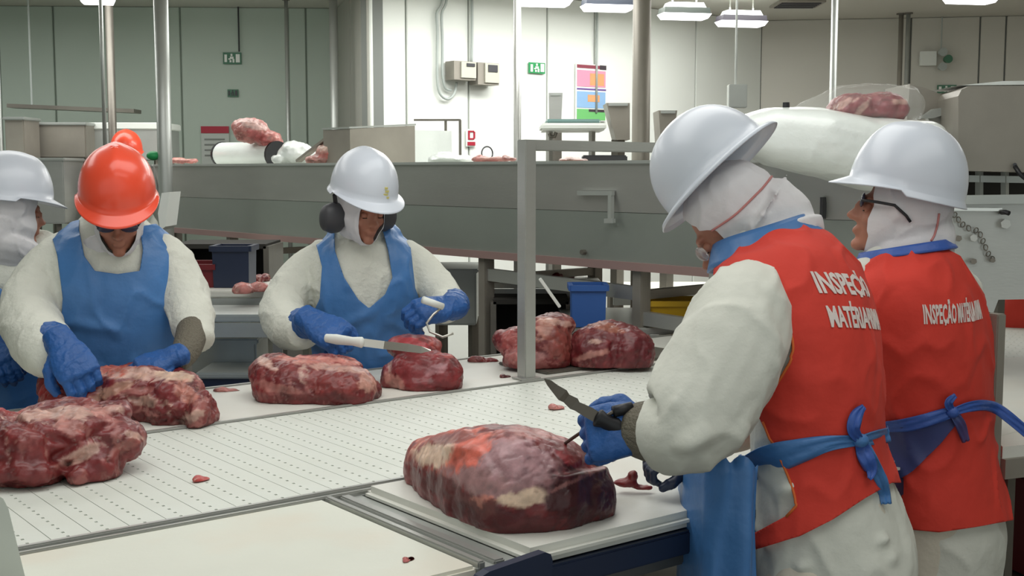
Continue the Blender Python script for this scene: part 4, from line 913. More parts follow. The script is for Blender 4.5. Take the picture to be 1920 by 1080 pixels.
# ---- butcher with the white helmet and ear defenders
def build_w2():
    F = Vector((.35, -.94, 0)).normalized(); R = Vector((.94, .35, 0)).normalized()
    hip = at(688, 740, 4.5); hip.z = 0
    root = thing('person', 'person in white helmet, ear defenders and blue apron holding a white handled knife', 'person', hip, 'workers behind the table')
    tor = [(690, 770, 4.5, .18, .13), (688, 700, 4.5, .19, .14), (686, 620, 4.48, .19, .14), (685, 550, 4.46, .20, .145), (683, 505, 4.46, .20, .14), (682, 470, 4.47, .18, .12), (682, 445, 4.48, .12, .10), (684, 425, 4.46, .08, .08), (686, 410, 4.44, .07, .07)]
    armL = [(610, 470, 4.46, .05), (580, 500, 4.46, .074), (548, 540, 4.42, .082), (530, 585, 4.33, .084), (546, 614, 4.22, .078), (570, 622, 4.14, .062)]
    armR = [(758, 468, 4.49, .05), (784, 498, 4.50, .070), (814, 534, 4.47, .070), (836, 562, 4.40, .064), (836, 580, 4.32, .054)]
    Mx = head_matrix(at(678, 388, 4.32), (.58, -.81), 17, 0)
    nk = [at(684, 430, 4.44), at(684, 465, 4.45)]
    hL = (at(588, 604, 4.06), Vector((.72, -.48, -.34)), Vector((-.0, -.60, .80)), -1, 1.3, (55, 75, 45))
    hR = (at(842, 576, 4.26), Vector((-.80, -.55, -.08)), Vector((.2, -.50, .82)), 1, 1.25, (40, 60, 45))
    body_mesh(root, tor, R, [armL, armR], [hL, hR], Mx, nk, hip, F, .82)
    fo = [(pt(495, 545, 4.34), pt(590, 570, 4.3), .010, .018), (pt(490, 585, 4.28), pt(575, 600, 4.22), .012, .018), (pt(505, 515, 4.36), pt(580, 540, 4.36), .008, .018), (pt(660, 470, 4.3), pt(715, 500, 4.3), -.006, .014), (pt(700, 480, 4.3), pt(660, 540, 4.3), .006, .016), (pt(800, 520, 4.36), pt(850, 500, 4.4), .008, .016), (pt(640, 510, 4.3), pt(700, 600, 4.3), .006, .016)]
    coat(root, tor, R, [armL, armR], 8, fo, 'fleece')
    at_ = MB(); trunk(at_, tor[:-2], R, add=.014)
    poly = [(588, 440), (600, 418), (626, 420), (628, 470), (645, 520), (672, 562), (692, 578), (722, 552), (736, 520), (728, 470), (716, 425), (748, 420), (768, 450), (778, 540), (800, 600), (812, 800), (540, 800), (552, 660), (600, 560), (604, 500)]
    garment(at_, 0, poly, 'apron', 'apron', root, 9, .008, folds=[(pt(620, 620, 4.3), pt(760, 560, 4.3), .012, .02), (pt(700, 600, 4.3), pt(780, 640, 4.3), .010, .02), (pt(640, 660, 4.3), pt(740, 690, 4.3), .008, .02)])
    glove(root, hL[0], hL[1], hL[2], -1, 1.34, (55, 75, 45), cuff=[(at(576, 608, 4.12), .052), (at(564, 610, 4.17), .060)])
    glove(root, hR[0], hR[1], hR[2], 1, 1.3, (40, 60, 45), cuff=[(at(850, 574, 4.30), .052), (at(852, 570, 4.35), .056)])
    hood(root, Mx, ([at(684, 440, 4.45), at(685, 475, 4.45)], [.078, .098]), opening=(.050, .094, -.018))
    helmet(root, Mx, M['helmet_white'], s=1.05, mark=True, ridge=.005, dz0=.03, peak=.034)
    for sx in (-1, 1):
        t = MB(); c0 = Mx @ Vector((sx * .094, -.012, -.042)); ax = Mx.to_3x3() @ Vector((sx, 0, 0)); u = Mx.to_3x3() @ Vector((0, 1, 0)); v = Mx.to_3x3() @ Vector((0, 0, 1))
        loft(t, [(c0 - ax * .012, u * .040, v * .054), (c0 + ax * .012, u * .043, v * .056), (c0 + ax * .032, u * .036, v * .048)], 20)
        e = t.build('ear_defender', M['darkgrey'], root, smooth=True)
        q = MB(); q.bar(c0 + v * .04, c0 + v * .085 + ax * .012, .006); q.build('arm', M['black'], e)
    legs(root, hip, R, F, .82)
build_w2()
# ---- far-left worker, partly out of frame
def build_w0():
    F = Vector((.5, -.86, 0)).normalized(); R = Vector((.86, .5, 0)).normalized()
    hip = at(6, 740, 4.2); hip.z = 0
    root = thing('person', 'person in white helmet and blue apron cut off by the left edge', 'person', hip, 'workers behind the table')
    tor = [(8, 800, 4.2, .18, .13), (8, 740, 4.2, .19, .14), (6, 660, 4.2, .19, .14), (2, 580, 4.2, .20, .145), (0, 510, 4.2, .21, .14), (2, 460, 4.22, .19, .12), (10, 435, 4.22, .12, .10), (18, 420, 4.2, .08, .08), (22, 405, 4.18, .07, .07)]
    armR = [(70, 455, 4.22, .06), (92, 490, 4.24, .08), (100, 540, 4.24, .075), (80, 600, 4.15, .066), (50, 625, 4.08, .055)]
    armL = [(-60, 450, 4.2, .06), (-90, 490, 4.2, .08), (-110, 560, 4.15, .08), (-80, 620, 4.05, .07), (-40, 640, 3.98, .055)]
    Mx = head_matrix(at(18, 396, 4.12), (.80, .60), 6, 0)
    nk = [at(20, 430, 4.2), at(10, 465, 4.2)]
    hR = (at(30, 636, 4.0), Vector((-.5, -.6, -.3)), Vector((.1, -.5, .8)), 1, 1.0, (35, 45, 30)); hL = (at(-16, 655, 3.9), Vector((.5, -.6, -.3)), Vector((0, -.5, .8)), -1)
    body_mesh(root, tor, R, [armR, armL], [hR, hL], Mx, nk, hip, F, .82, voxel=.008)
    coat(root, tor, R, [armR, armL], 12, (), 'fleece', voxel=.009)
    at_ = MB(); trunk(at_, tor[:-2], R, add=.015)
    poly = [(-90, 430), (-50, 420), (-30, 520), (30, 560), (34, 600), (66, 640), (90, 900), (-140, 900), (-120, 560)]
    garment(at_, 0, poly, 'apron', 'apron', root, 13, .008, voxel=.008)
    # apron skirt hanging in front
    glove(root, hR[0], hR[1], hR[2], 1, 1.08); glove(root, hL[0], hL[1], hL[2], -1, 1.08)
    hood(root, Mx, ([at(16, 435, 4.18), at(10, 470, 4.14)], [.09, .12]))
    helmet(root, Mx, M['helmet_white'], s=1.04)
    legs(root, hip, R, F, .82)
build_w0()

# ---- inspectors
def vest_common(): pass
def build_i3():
    F = Vector((-.85, .52, 0)).normalized(); R = Vector((.52, .85, 0)).normalized()
    hip = at(1560, 960, 2.48); hip.z = 0
    root = thing('person', 'person with full brim white helmet and red vest, nearest to the camera, holding a knife', 'person', hip, 'inspectors in red vests')
    tor = [(1572, 1120, 2.48, .19, .150), (1570, 1040, 2.48, .195, .155), (1556, 960, 2.48, .185, .138), (1532, 860, 2.48, .165, .120), (1524, 780, 2.48, .165, .118), (1516, 700, 2.49, .175, .126), (1506, 620, 2.51, .185, .130), (1490, 550, 2.55, .19, .128), (1472, 495, 2.60, .165, .118), (1446, 462, 2.63, .115, .10), (1425, 440, 2.65, .08, .08)]
    armL = [(1430, 535, 2.46, .06), (1395, 580, 2.38, .092), (1372, 645, 2.32, .104), (1332, 722, 2.28, .108), (1294, 785, 2.24, .098), (1262, 812, 2.24, .080), (1224, 806, 2.26, .058)]
    armR = [(1560, 540, 2.72, .07), (1530, 600, 2.80, .09), (1480, 700, 2.84, .085), (1400, 780, 2.78, .075), (1330, 810, 2.66, .058)]
    Mx = head_matrix(at(1378, 414, 2.66), (-.96, .27), 44, 0)
    nk = [at(1420, 430, 2.67), at(1455, 480, 2.64)]
    hL = (at(1212, 800, 2.27), Vector((-.93, .10, -.16)), Vector((-.05, -.88, .45)), 1, 1.0, (60, 75, 45))
    hR = (at(1296, 862, 2.54), Vector((-.9, -.2, .05)), Vector((.1, -.1, .95)), -1, .8, (40, 60, 50))
    body_mesh(root, tor, R, [armL, armR], [hL, hR], Mx, nk, hip, F, .9)
    fo = [(pt(1200, 770, 2.16), pt(1240, 700, 2.2), 0.0102, .012), (pt(1225, 800, 2.14), pt(1270, 740, 2.16), 0.0136, .013), (pt(1270, 850, 2.14), pt(1330, 800, 2.16), 0.0170, .018), (pt(1300, 870, 2.2), pt(1400, 790, 2.2), 0.0170, .02), (pt(1330, 560, 2.26), pt(1370, 760, 2.2), 0.0085, .03), (pt(1425, 560, 2.26), pt(1450, 700, 2.24), 0.0085, .02),
          (pt(1440, 940, 2.34), pt(1500, 900, 2.34), 0.0170, .016), (pt(1430, 890, 2.34), pt(1490, 870, 2.34), 0.0136, .014), (pt(1480, 1070, 2.32), pt(1690, 1000, 2.34), 0.0136, .010), (pt(1500, 1110, 2.32), pt(1690, 1040, 2.34), 0.0102, .012)]
    ct = coat(root, tor, R, [armL, armR], 21, fo, 'white_cloth', amp=.006, voxel=.006)
    vb = MB(); trunk(vb, tor, R, add=.016, n=36)
    loft(vb, [(at(1480, 520, 2.56), R * .12, Vector((0, 0, 1)) * .05), (at(1400, 545, 2.44), R * .11, Vector((0, 0, 1)) * .045)], 20)
    loft(vb, [(at(1500, 520, 2.58), R * .12, Vector((0, 0, 1)) * .05), (at(1575, 560, 2.74), R * .08, Vector((0, 0, 1)) * .05)], 20)
    poly = [(1345, 484), (1372, 466), (1420, 446), (1470, 424), (1525, 416), (1560, 440), (1600, 480), (1680, 560), (1720, 700), (1720, 905), (1672, 905), (1620, 935), (1560, 975), (1500, 1005), (1418, 1030), (1414, 1000), (1478, 965), (1492, 948), (1480, 900), (1455, 850), (1432, 800), (1418, 770), (1448, 730), (1480, 680), (1486, 645), (1470, 600), (1440, 566), (1390, 534), (1340, 526), (1310, 535), (1325, 505)]
    vfold = [(pt(1640, 620, 2.42), pt(1600, 800, 2.36), .007, .014), (pt(1600, 640, 2.40), pt(1580, 760, 2.36), -.006, .016), (pt(1500, 600, 2.38), pt(1480, 640, 2.38), .006, .02), (pt(1470, 820, 2.36), pt(1560, 770, 2.36), -.006, .02), (pt(1500, 900, 2.34), pt(1640, 860, 2.36), .008, .014), (pt(1500, 850, 2.34), pt(1640, 840, 2.36), -.010, .014)]
    o, V2, T2 = garment(vb, 0, poly, 'vest', 'vest', root, 22, .0055, voxel=.006, folds=vfold)
    bv = BVHTree.FromPolygons([tuple(v) for v in V2], [tuple(map(int, t)) for t in T2])
    for ptsx in ([(1318, 522), (1342, 529), (1390, 538), (1438, 570), (1468, 604), (1483, 646), (1477, 684), (1448, 732)], [(1430, 790), (1453, 848), (1476, 900), (1488, 945), (1474, 968)]):
        pl_ = []
        for r in catmull(ptsx, 5):
            for dx in (0, 3, 6, 9, -3):
                h = bv.ray_cast(Vector((0, 0, H)), ray(r[0] + dx, r[1] - abs(dx)).normalized())
                if h[0] and abs(h[0].y - 2.4) < .35: pl_.append(h[0] - Vector((0, .002, 0))); break
        if len(pl_) > 3: q = MB(); q.tube(pl_, .0028, 6); q.build('piping', M['piping'], o, smooth=True)
    U = Vector((.05, 0, 1)).normalized(); outn = Vector((.72, -.69, .12)).normalized(); Rt = Vector((.69, .72, -.12)).normalized()
    text_on(o, 'INSPEÇÃO', (.20, .041), 1533, 548, Rt, U, bv, outn); text_on(o, 'MATÉRIA PRIMA', (.205, .040), 1556, 612, Rt, U, bv, outn)
    # blue collar of the apron, folded around the neck
    cb = MB(); c0 = at(1442, 462, 2.63)
    S = [(at(1434, 462, 2.63), R * .128, F * .112), (at(1426, 434, 2.64), R * .112, F * .10)]
    ax = (S[1][0] - S[0][0]).normalized(); fb = ax.cross(R).normalized(); V = []; n = 40
    for j in range(6):
        q_ = j / 5 * 1.5 - .5; c = S[0][0].lerp(S[1][0], q_); rr = .135 - .020 * q_; rf = .120 - .016 * q_
        for k in range(n): a = 2 * math.pi * k / n; V.append(c + R * math.cos(a) * rr + fb * math.sin(a) * rf + Vector((0, 0, .002 * math.sin(3 * a))))
    Fc = [(j * n + k, j * n + (k + 1) % n, (j + 1) * n + (k + 1) % n, (j + 1) * n + k) for j in range(5) for k in range(n)]
    solid(mk('apron_collar', V, Fc, M['apron'], root), .006)
    # apron skirt
    plan = [at(1275, 900, 2.62), at(1288, 900, 2.44), at(1330, 900, 2.32), at(1380, 900, 2.29), at(1424, 900, 2.30)]
    pp = catmull([tuple(p[:2]) for p in plan], 8); V = []; nz_ = 40; z1, z0 = at(1350, 868, 2.32).z, .38
    for j in range(nz_ + 1):
        z = z1 + (z0 - z1) * j / nz_
        for i, p in enumerate(pp): 
            u = i / (len(pp) - 1); wv = .012 * math.sin(u * 14 + z * 3) * min(1, j / 8) + .006 * math.sin(u * 27 - z * 9); V.append((p[0] + wv * .5, p[1] - wv, z + .02 * math.sin(u * 3.1) * (j == 0) + (.01 if j == 0 else 0) * math.sin(u * 25)))
    n = len(pp); Fc = [(j * n + i, j * n + i + 1, (j + 1) * n + i + 1, (j + 1) * n + i) for j in range(nz_) for i in range(n - 1)]
    solid(mk('apron', V, Fc, M['apron'], root), .003)
    bs = bvh(o, ct)
    tie('apron_tie', [(1392, 880, .030, .03), (1440, 862, .032, .014), (1500, 846, .024), (1560, 830, .014), (1612, 826, .010)], bs, 'apron', root)
    tie('apron_tie', [(1612, 826, .010), (1650, 818, .016), (1668, 814, .018)], bs, 'apron', root)
    tie('apron_tie', [(1616, 828, .012, .016), (1634, 868, .014, .02), (1654, 905, .013, .02), (1662, 945, .010, .02)], bs, 'apron', root)
    tie('apron_tie', [(1612, 826, .010, .02), (1620, 850, .015, .024), (1634, 880, .013, .024), (1630, 898, .004, .024)], bs, 'apron_dark', root)
    tie('apron_tie', [(1612, 826, .008, .02), (1600, 806, .012, .026), (1606, 782, .013, .028), (1620, 762, .005, .026)], bs, 'apron_dark', root)
    h = bs.ray_cast(Vector((0, 0, H)), ray(1613, 826).normalized())[0]; q = MB(); q.ball(at(1613, 826, h.y - .018), (.017, .012, .014), n=12); q.build('knot', M['apron'], root, smooth=True)
    glove(root, hL[0], hL[1], hL[2], 1, 1.14, (60, 75, 45), cuff=[(at(1216, 803, 2.27), .046)])
    mb = MB(); limb(mb, [(1198, 806, 2.28, .054), (1216, 808, 2.27, .058), (1236, 812, 2.26, .058)]); V, Fc = fuse(mb, .004, 2); mk('mesh_glove_cuff', V, Fc, M['glove_inner'], root)
    glove(root, hR[0], hR[1], hR[2], -1, .82, (40, 60, 50), m='navy', cuff=[(at(1310, 856, 2.56), .034)])
    hood(root, Mx, ([at(1427, 406, 2.66), at(1452, 452, 2.64)], [.110, .113]), seams=[[(1466, 300), (1440, 340), (1410, 372), (1375, 405), (1335, 432)]], back=1, opening=(.078, .110, -.035), ycut=.036)
    helmet(root, head_matrix(at(1402, 384, 2.66), (-.92, .38), 45, 0), M['helmet_white'], full=True, s=1.04, ridge=.003, dz0=.070, dome=.138)
    q = MB(); 
    for sx in (-1, 1): q.ball(Mx @ Vector((sx * .033, .097, -.006)), (.028, .012, .018), n=14, Mx=Mx.to_3x3())
    q.build('clear_goggles', M['lens'], root, smooth=True)
    legs(root, hip, R, F, .9)
build_i3()
def build_i4():
    F = Vector((-.80, .60, 0)).normalized(); R = Vector((.60, .80, 0)).normalized()
    hip = at(1756, 1000, 3.0); hip.z = 0
    root = thing('person', 'person with peaked white helmet, black glasses and red vest, standing behind the nearest inspector', 'person', hip, 'inspectors in red vests')
    tor = [(1768, 1080, 3.0, .17, .135), (1768, 1000, 3.0, .185, .145), (1756, 920, 3.0, .180, .138), (1746, 830, 3.0, .170, .128), (1736, 760, 3.0, .182, .136), (1726, 680, 3.0, .20, .146), (1718, 610, 3.0, .205, .148), (1710, 550, 3.0, .198, .138), (1704, 502, 3.0, .165, .12), (1696, 472, 3.0, .11, .095), (1692, 452, 3.0, .075, .075)]
    armL = [(1640, 520, 2.95, .06), (1612, 560, 2.96, .08), (1590, 650, 2.98, .078), (1560, 720, 3.0, .07), (1500, 760, 3.06, .055)]
    armR = [(1770, 520, 3.14, .06), (1785, 560, 3.22, .08), (1760, 650, 3.28, .078), (1700, 720, 3.3, .07), (1640, 760, 3.3, .055)]
    Mx = head_matrix(at(1688, 400, 3.0), (-.96, .28), -13, 0)
    nk = [at(1694, 450, 3.0), at(1700, 490, 3.0)]
    hL = (at(1470, 775, 3.1), Vector((-.8, .3, -.2)), Vector((0, -.3, .9)), 1); hR = (at(1610, 778, 3.3), Vector((-.8, .3, -.2)), Vector((0, -.3, .9)), -1)
    body_mesh(root, tor, R, [armL, armR], [hL, hR], Mx, nk, hip, F, .88)
    coat(root, tor, R, [armL, armR], 31, [(pt(1700, 1030, 2.86), pt(1830, 1000, 2.9), .008, .014)], 'white_cloth', voxel=.008)
    vb = MB(); trunk(vb, tor, R, add=.016, n=36)
    for (a_, b_) in (((1690, 525, 2.98), (1628, 548, 2.92)), ((1715, 525, 3.03), (1790, 560, 3.14))): loft(vb, [(at(*a_), R * .10, Vector((0, 0, 1)) * .05), (at(*b_), R * .08, Vector((0, 0, 1)) * .045)], 20)
    poly = [(1590, 520), (1605, 500), (1650, 478), (1700, 466), (1764, 462), (1800, 480), (1850, 560), (1900, 700), (1900, 975), (1830, 988), (1760, 998), (1680, 990), (1600, 960), (1590, 800), (1560, 700), (1560, 540)]
    vf = [(pt(1780, 640, 2.86), pt(1800, 760, 2.88), .007, .014), (pt(1750, 640, 2.86), pt(1765, 760, 2.88), -.007, .014), (pt(1820, 640, 2.88), pt(1832, 740, 2.9), .006, .014), (pt(1690, 650, 2.86), pt(1700, 760, 2.87), .006, .02), (pt(1660, 782, 2.87), pt(1840, 775, 2.9), -.012, .018)]
    o, V2, T2 = garment(vb, 0, poly, 'vest', 'vest', root, 33, .007, voxel=.007, folds=vf)
    bv = BVHTree.FromPolygons([tuple(v) for v in V2], [tuple(map(int, t)) for t in T2])
    outn = Vector((.55, -.83, 0)).normalized(); Rt = Vector((.83, .55, 0)).normalized()
    text_on(o, 'INSPEÇÃO MATÉRIA PRIMA', (.205, .042), 1730, 606, Rt, Vector((0, 0, 1)), bv, outn)
    n = 36; V = []; ax = Vector((0, 0, 1)); fb = F
    for j in range(5):
        q_ = j / 4; c = at(1700, 478, 3.0).lerp(at(1696, 462, 3.0), q_); rr = .128 - .014 * q_; rf = .115 - .012 * q_
        for k in range(n): a = 2 * math.pi * k / n; V.append(c + R * math.cos(a) * rr + F * math.sin(a) * rf - ax * .02 * math.sin(a))
    Fc = [(j * n + k, j * n + (k + 1) % n, (j + 1) * n + (k + 1) % n, (j + 1) * n + k) for j in range(4) for k in range(n)]
    solid(mk('apron_collar', V, Fc, M['apron_dark'], root), .006)
    # sheer film tied at the back
    vv, tt2 = clip(V2 + normals(V2, T2) * .010, T2, polysd(proj(V2), [(1640, 785), (1700, 792), (1790, 770), (1800, 782), (1760, 830), (1715, 880), (1680, 905), (1640, 920), (1560, 900), (1560, 790)]))
    solid(mk('sheer_apron_band', vv, tt2, M['apron_sheer'], root), .002)
    bs = bvh(o)
    tie('apron_tie', [(1655, 800, .012, .016), (1700, 797, .016, .016), (1750, 785, .016, .016), (1786, 772, .012, .018)], bs, 'apron_dark', root)
    tie('apron_tie', [(1786, 772, .008, .02), (1820, 762, .012, .03), (1860, 762, .013, .05), (1895, 785, .013, .06), (1935, 820, .012, .06)], bs, 'apron_dark', root)
    tie('apron_tie', [(1786, 775, .008, .02), (1800, 795, .012, .024), (1812, 828, .009, .024)], bs, 'apron_sheer', root)
    tie('apron_tie', [(1786, 772, .006, .02), (1778, 756, .010, .026), (1792, 742, .006, .026)], bs, 'apron_dark', root)
    h = bs.ray_cast(Vector((0, 0, H)), ray(1786, 773).normalized())[0]; q = MB(); q.ball(at(1786, 773, h.y - .02), (.016, .012, .014), n=12); q.build('knot', M['apron_dark'], root, smooth=True)
    glove(root, hL[0], hL[1], hL[2], 1, 1.05); glove(root, hR[0], hR[1], hR[2], -1, 1.05)
    hood(root, Mx, ([at(1698, 440, 3.0), at(1702, 475, 3.0)], [.088, .105]), seams=[[(1760, 400), (1757, 420), (1752, 440), (1745, 452)]], opening=(.058, .115, -.03), back=1, ycut=.06)
    helmet(root, Mx, M['helmet_white'], s=1.06, ridge=.006, dz0=.03, peak=.034, dome=.148)
    fr_ = MB(); fr_.ball(Mx @ Vector((-.033, .094, .012)), (.028, .006, .018), n=14, Mx=Mx.to_3x3()); fr_.ball(Mx @ Vector((.033, .094, .012)), (.028, .006, .018), n=14, Mx=Mx.to_3x3())
    g = fr_.build('glasses', M['lens_dark'], root, smooth=True)
    for sx in (-1, 1):
        q = MB(); q.tube([Mx @ Vector((sx * .064, .095, .012)), Mx @ Vector((sx * .088, .06, .016)), Mx @ Vector((sx * .091, .02, .018)), Mx @ Vector((sx * .090, -.012, .0)), Mx @ Vector((sx * .088, -.025, -.012))], .0036, 8); q.build('temple_arm', M['black'], g, smooth=True)
    legs(root, hip, R, F, .88)
build_i4()
# ---- background people, mostly hidden
def build_far(px, py, Y, label, hm, top, F):
    F = Vector(F).normalized(); R = Vector((-F.y, F.x, 0)) if F.y < 0 else Vector((F.y, -F.x, 0)); k = FP / Y
    hip = at(px, py, Y); hip.z = 0; zt_ = at(px, py, Y).z
    root = thing('person', label, 'person', hip)
    def yp(z): return HOR + (H - z) * k
    hc = zt_ - .17; sh = hc - .22
    tor = [(px, yp(sh - .6), Y, .17, .13), (px, yp(sh - .4), Y, .17, .13), (px, yp(sh - .2), Y, .19, .14), (px, yp(sh - .05), Y, .19, .13), (px, yp(sh + .03), Y, .13, .11), (px, yp(sh + .08), Y, .07, .07)]
    aL = [(px - .17 * k, yp(sh), Y, .07), (px - .24 * k, yp(sh - .2), Y, .07), (px - .2 * k, yp(sh - .36), Y - .15, .055)]; aR = [(px + .17 * k, yp(sh), Y, .07), (px + .24 * k, yp(sh - .2), Y, .07), (px + .2 * k, yp(sh - .36), Y - .15, .055)]
    Mx = head_matrix(at(px, yp(hc), Y), F, 12, 0); nk = [at(px, yp(sh + .05), Y)]
    hL = (at(px - .17 * k, yp(sh - .40), Y - .22), Vector((.3, -.9, -.2)), Vector((0, -.2, .9)), -1); hR = (at(px + .17 * k, yp(sh - .40), Y - .22), Vector((-.3, -.9, -.2)), Vector((0, -.2, .9)), 1)
    body_mesh(root, tor, R, [aL, aR], [hL, hR], Mx, nk + [at(px, yp(sh - .05), Y)], hip, F, .84, voxel=.01)
    coat(root, tor, R, [aL, aR], 41, (), 'white_cloth', voxel=.011)
    if top:
        vb = MB(); trunk(vb, tor[:-1], R, add=.02); V, Fc = fuse(vb, .011, 4); mk('vest', V, Fc, M[top], root)
    glove(root, hL[0], hL[1], hL[2], -1, 1.05); glove(root, hR[0], hR[1], hR[2], 1, 1.05)
    hood(root, Mx, ([at(px, yp(sh + .04), Y)], [.09])); helmet(root, Mx, M[hm], s=1.04); legs(root, hip, R, F, .84)
build_far(238, 250, 8.9, 'person in orange helmet standing far behind, only the helmet crown showing', 'helmet_orange', None, (.2, -.98, 0))
build_far(1925, 400, 5.6, 'person in a red vest blurred at the right edge by the machine', 'helmet_white', 'vest', (.3, -.95, 0))

# ------------------------------------------------------------------ HAND TOOLS
def knife(name, label, handle, blade, m_h, m_b, serr=False):
    """handle: two points; blade: list of (point, halfwidth)"""
    t = thing(name, label, 'knife', handle[0])
    d = (handle[1] - handle[0]); mb = MB(); u = d.normalized(); a = u.cross(Vector((0, -1, 0))).normalized(); b = u.cross(a)
    loft(mb, [(handle[0], a * .014, b * .010), (handle[0].lerp(handle[1], .3), a * .017, b * .011), (handle[0].lerp(handle[1], .75), a * .014, b * .010), (handle[1], a * .018, b * .012)], 16)
    mb.build('handle', m_h, t, smooth=True)
    V = []; n = len(blade)
    for i, (p, hw) in enumerate(blade):
        tt_ = (blade[min(i + 1, n - 1)][0] - blade[max(i - 1, 0)][0]).normalized(); wv = tt_.cross(Vector((.0, -1, .25))).normalized(); nn = tt_.cross(wv).normalized() * .0014
        V += [p + wv * hw + nn, p - wv * hw, p + wv * hw - nn]
    Fc = [(i * 3 + k, i * 3 + (k + 1) % 3, (i + 1) * 3 + (k + 1) % 3, (i + 1) * 3 + k) for i in range(n - 1) for k in range(3)] + [(0, 1, 2), tuple(range(3 * n - 3, 3 * n))[::-1]]
    mk('blade', V, Fc, m_b, t, smooth=False); return t
knife('knife', 'long knife with white handle held over the smooth red cut', [at(612, 634, 3.96), at(678, 642, 3.90)], [(at(672, 641, 3.91), .013), (at(720, 647, 3.92), .013), (at(765, 652, 3.88), .013), (at(790, 656, 3.86), .011), (at(808, 657, 3.85), .002)], M['sign_white'], M['blade'])
knife('knife', 'curved dark boning knife in the nearest inspectors blue glove', [at(1166, 806, 2.26), at(1122, 784, 2.26)], [(at(1130, 789, 2.26), .010), (at(1105, 774, 2.26), .011), (at(1082, 762, 2.26), .009), (at(1076, 757, 2.26), .012), (at(1062, 747, 2.265), .009), (at(1055, 741, 2.27), .012), (at(1040, 728, 2.275), .008), (at(1030, 718, 2.28), .006), (at(1021, 711, 2.285), .001)], M['black'], M['blade_dark'])
t = thing('meat_hook', 'thin steel hook rod from the blue glove into the big front cut', 'hook', at(1042, 848, 2.5))
q = MB(); q.tube([at(1150, 772, 2.26), at(1108, 798, 2.30), at(1070, 824, 2.38), at(1046, 841, 2.44), at(1040, 850, 2.45), at(1038, 858, 2.46)], [.0035, .0035, .0035, .0032, .0028, .0015], 8); q.build('rod', M['blade_dark'], t, smooth=True)
q = MB(); q.tube([at(1185, 764, 2.27), at(1150, 772, 2.26), ], [.011, .011], 12); q.build('grip', M['black'], t, smooth=True)
t = thing('meat_hook', 'pale bent steel hook in the white helmeted workers left glove', 'hook', at(805, 640, 4.1))
q = MB(); q.tube([Vector(p) for p in (at(830, 575, 4.16), at(812, 590, 4.13), at(800, 606, 4.12), at(806, 622, 4.11), at(830, 632, 4.10), at(850, 625, 4.1))], .0045, 8); q.build('rod', M['blade'], t, smooth=True)
q = MB(); q.tube([at(793, 562, 4.12), at(830, 575, 4.16)], [.013, .012], 12); q.build('grip', M['sign_white'], t, smooth=True)
q = MB(); q.bar(at(1012, 522, 4.62), at(1050, 576, 4.62), .009, .006, bev=.002); tag(q.build('white_rod', M['sign_white']), 'white plastic scraper stick leaning on the pale topped cut', 'stick')

# ------------------------------------------------------------------ THINGS ON AND AROUND THE BACK CONVEYOR
def quadbox(mb, pts, depth, mi=0):          # front face (tl,tr,br,bl) pushed back along cn
    mb.prism(pts, cn * depth, mi); return mb
BK = .18
def mobj(name, label, blobs, px, col, paint, back=.2, seed=1, m='meat', fat=.5, cat='meat'):
    Yc = cvp(px, 280, back).y
    o = meat(name, label, Yc, blobs, paint, seed=seed, fat=fat, voxel=.008, amp=.008, base=col, zmin=None, marb=8); o['category'] = cat; return o
mobj('bagged_meat', 'pink bagged meat piece on the raised conveyor left of the steel cover', [(470, 245, 34, 24, 0, .12), (505, 262, 26, 18, 0, .1), (455, 238, 22, 16)], 470, PINK, [(470, 232, 34, 10, 15, (.7, .48, .44), .8), (485, 258, 24, 10, 30, (.4, .08, .08), .8)], seed=61)
mobj('bagged_meat', 'pale bagged meat piece just behind the white helmet', [(620, 288, 28, 20, 0, .1), (605, 300, 32, 10, 0, .1), (640, 290, 18, 16, 0, .08)], 620, (.6, .3, .26), [(615, 276, 20, 7, 0, (.75, .55, .46), .8), (610, 292, 14, 5, 0, (.5, .12, .1), .7)], seed=62)
def wrapbag(name, label, blobs, px, back=.25, m='wrap', cat='bag', vox=.008, Yo=None, amp=.012):
    Yc = Yo or cvp(px, 280, back).y; mb = MB()
    for b in blobs: k = Yc / FP; mb.ball(at(b[0], b[1], Yc), (b[2] * k, (b[4] if len(b) > 4 else .15), b[3] * k), n=20)
    V, F = fuse(mb, vox, 4); V = wrinkle(V, F, amp, 10, 70 + px)
    V[:, 2] = np.maximum(V[:, 2], zt - .02)
    return tag(mk(name, V, F, M[m]), label, cat)
wrapbag('plastic_bag', 'crumpled white plastic bag between the two bagged meats', [(555, 290, 36, 22), (545, 280, 16, 16), (580, 298, 30, 14), (530, 300, 20, 10)], 555)
wrapbag('plastic_bag', 'small white plastic bag lying right of the steel cover', [(840, 298, 32, 10), (865, 300, 16, 8), (815, 300, 12, 6)], 840)
# white roll drum
t = thing('white_drum', 'white covered drum with a black end ring beside the pink bagged meat', 'drum', cvp(470, 306, .3))
c0 = cvp(418, 290, .3); c1 = cvp(520, 290, .3); q = MB(); q.tube([c0, c1], .085, 24); q.build('drum_body', M['wrap'], t, auto=40)
for c_, s_ in ((c0, 1), (c1, -1)):
    q = MB(); dd = (c1 - c0).normalized() * s_; q.tube([c_ - dd * .008, c_ + dd * .012], .09, 24); q.build('end_ring', M['black'], t, auto=40)
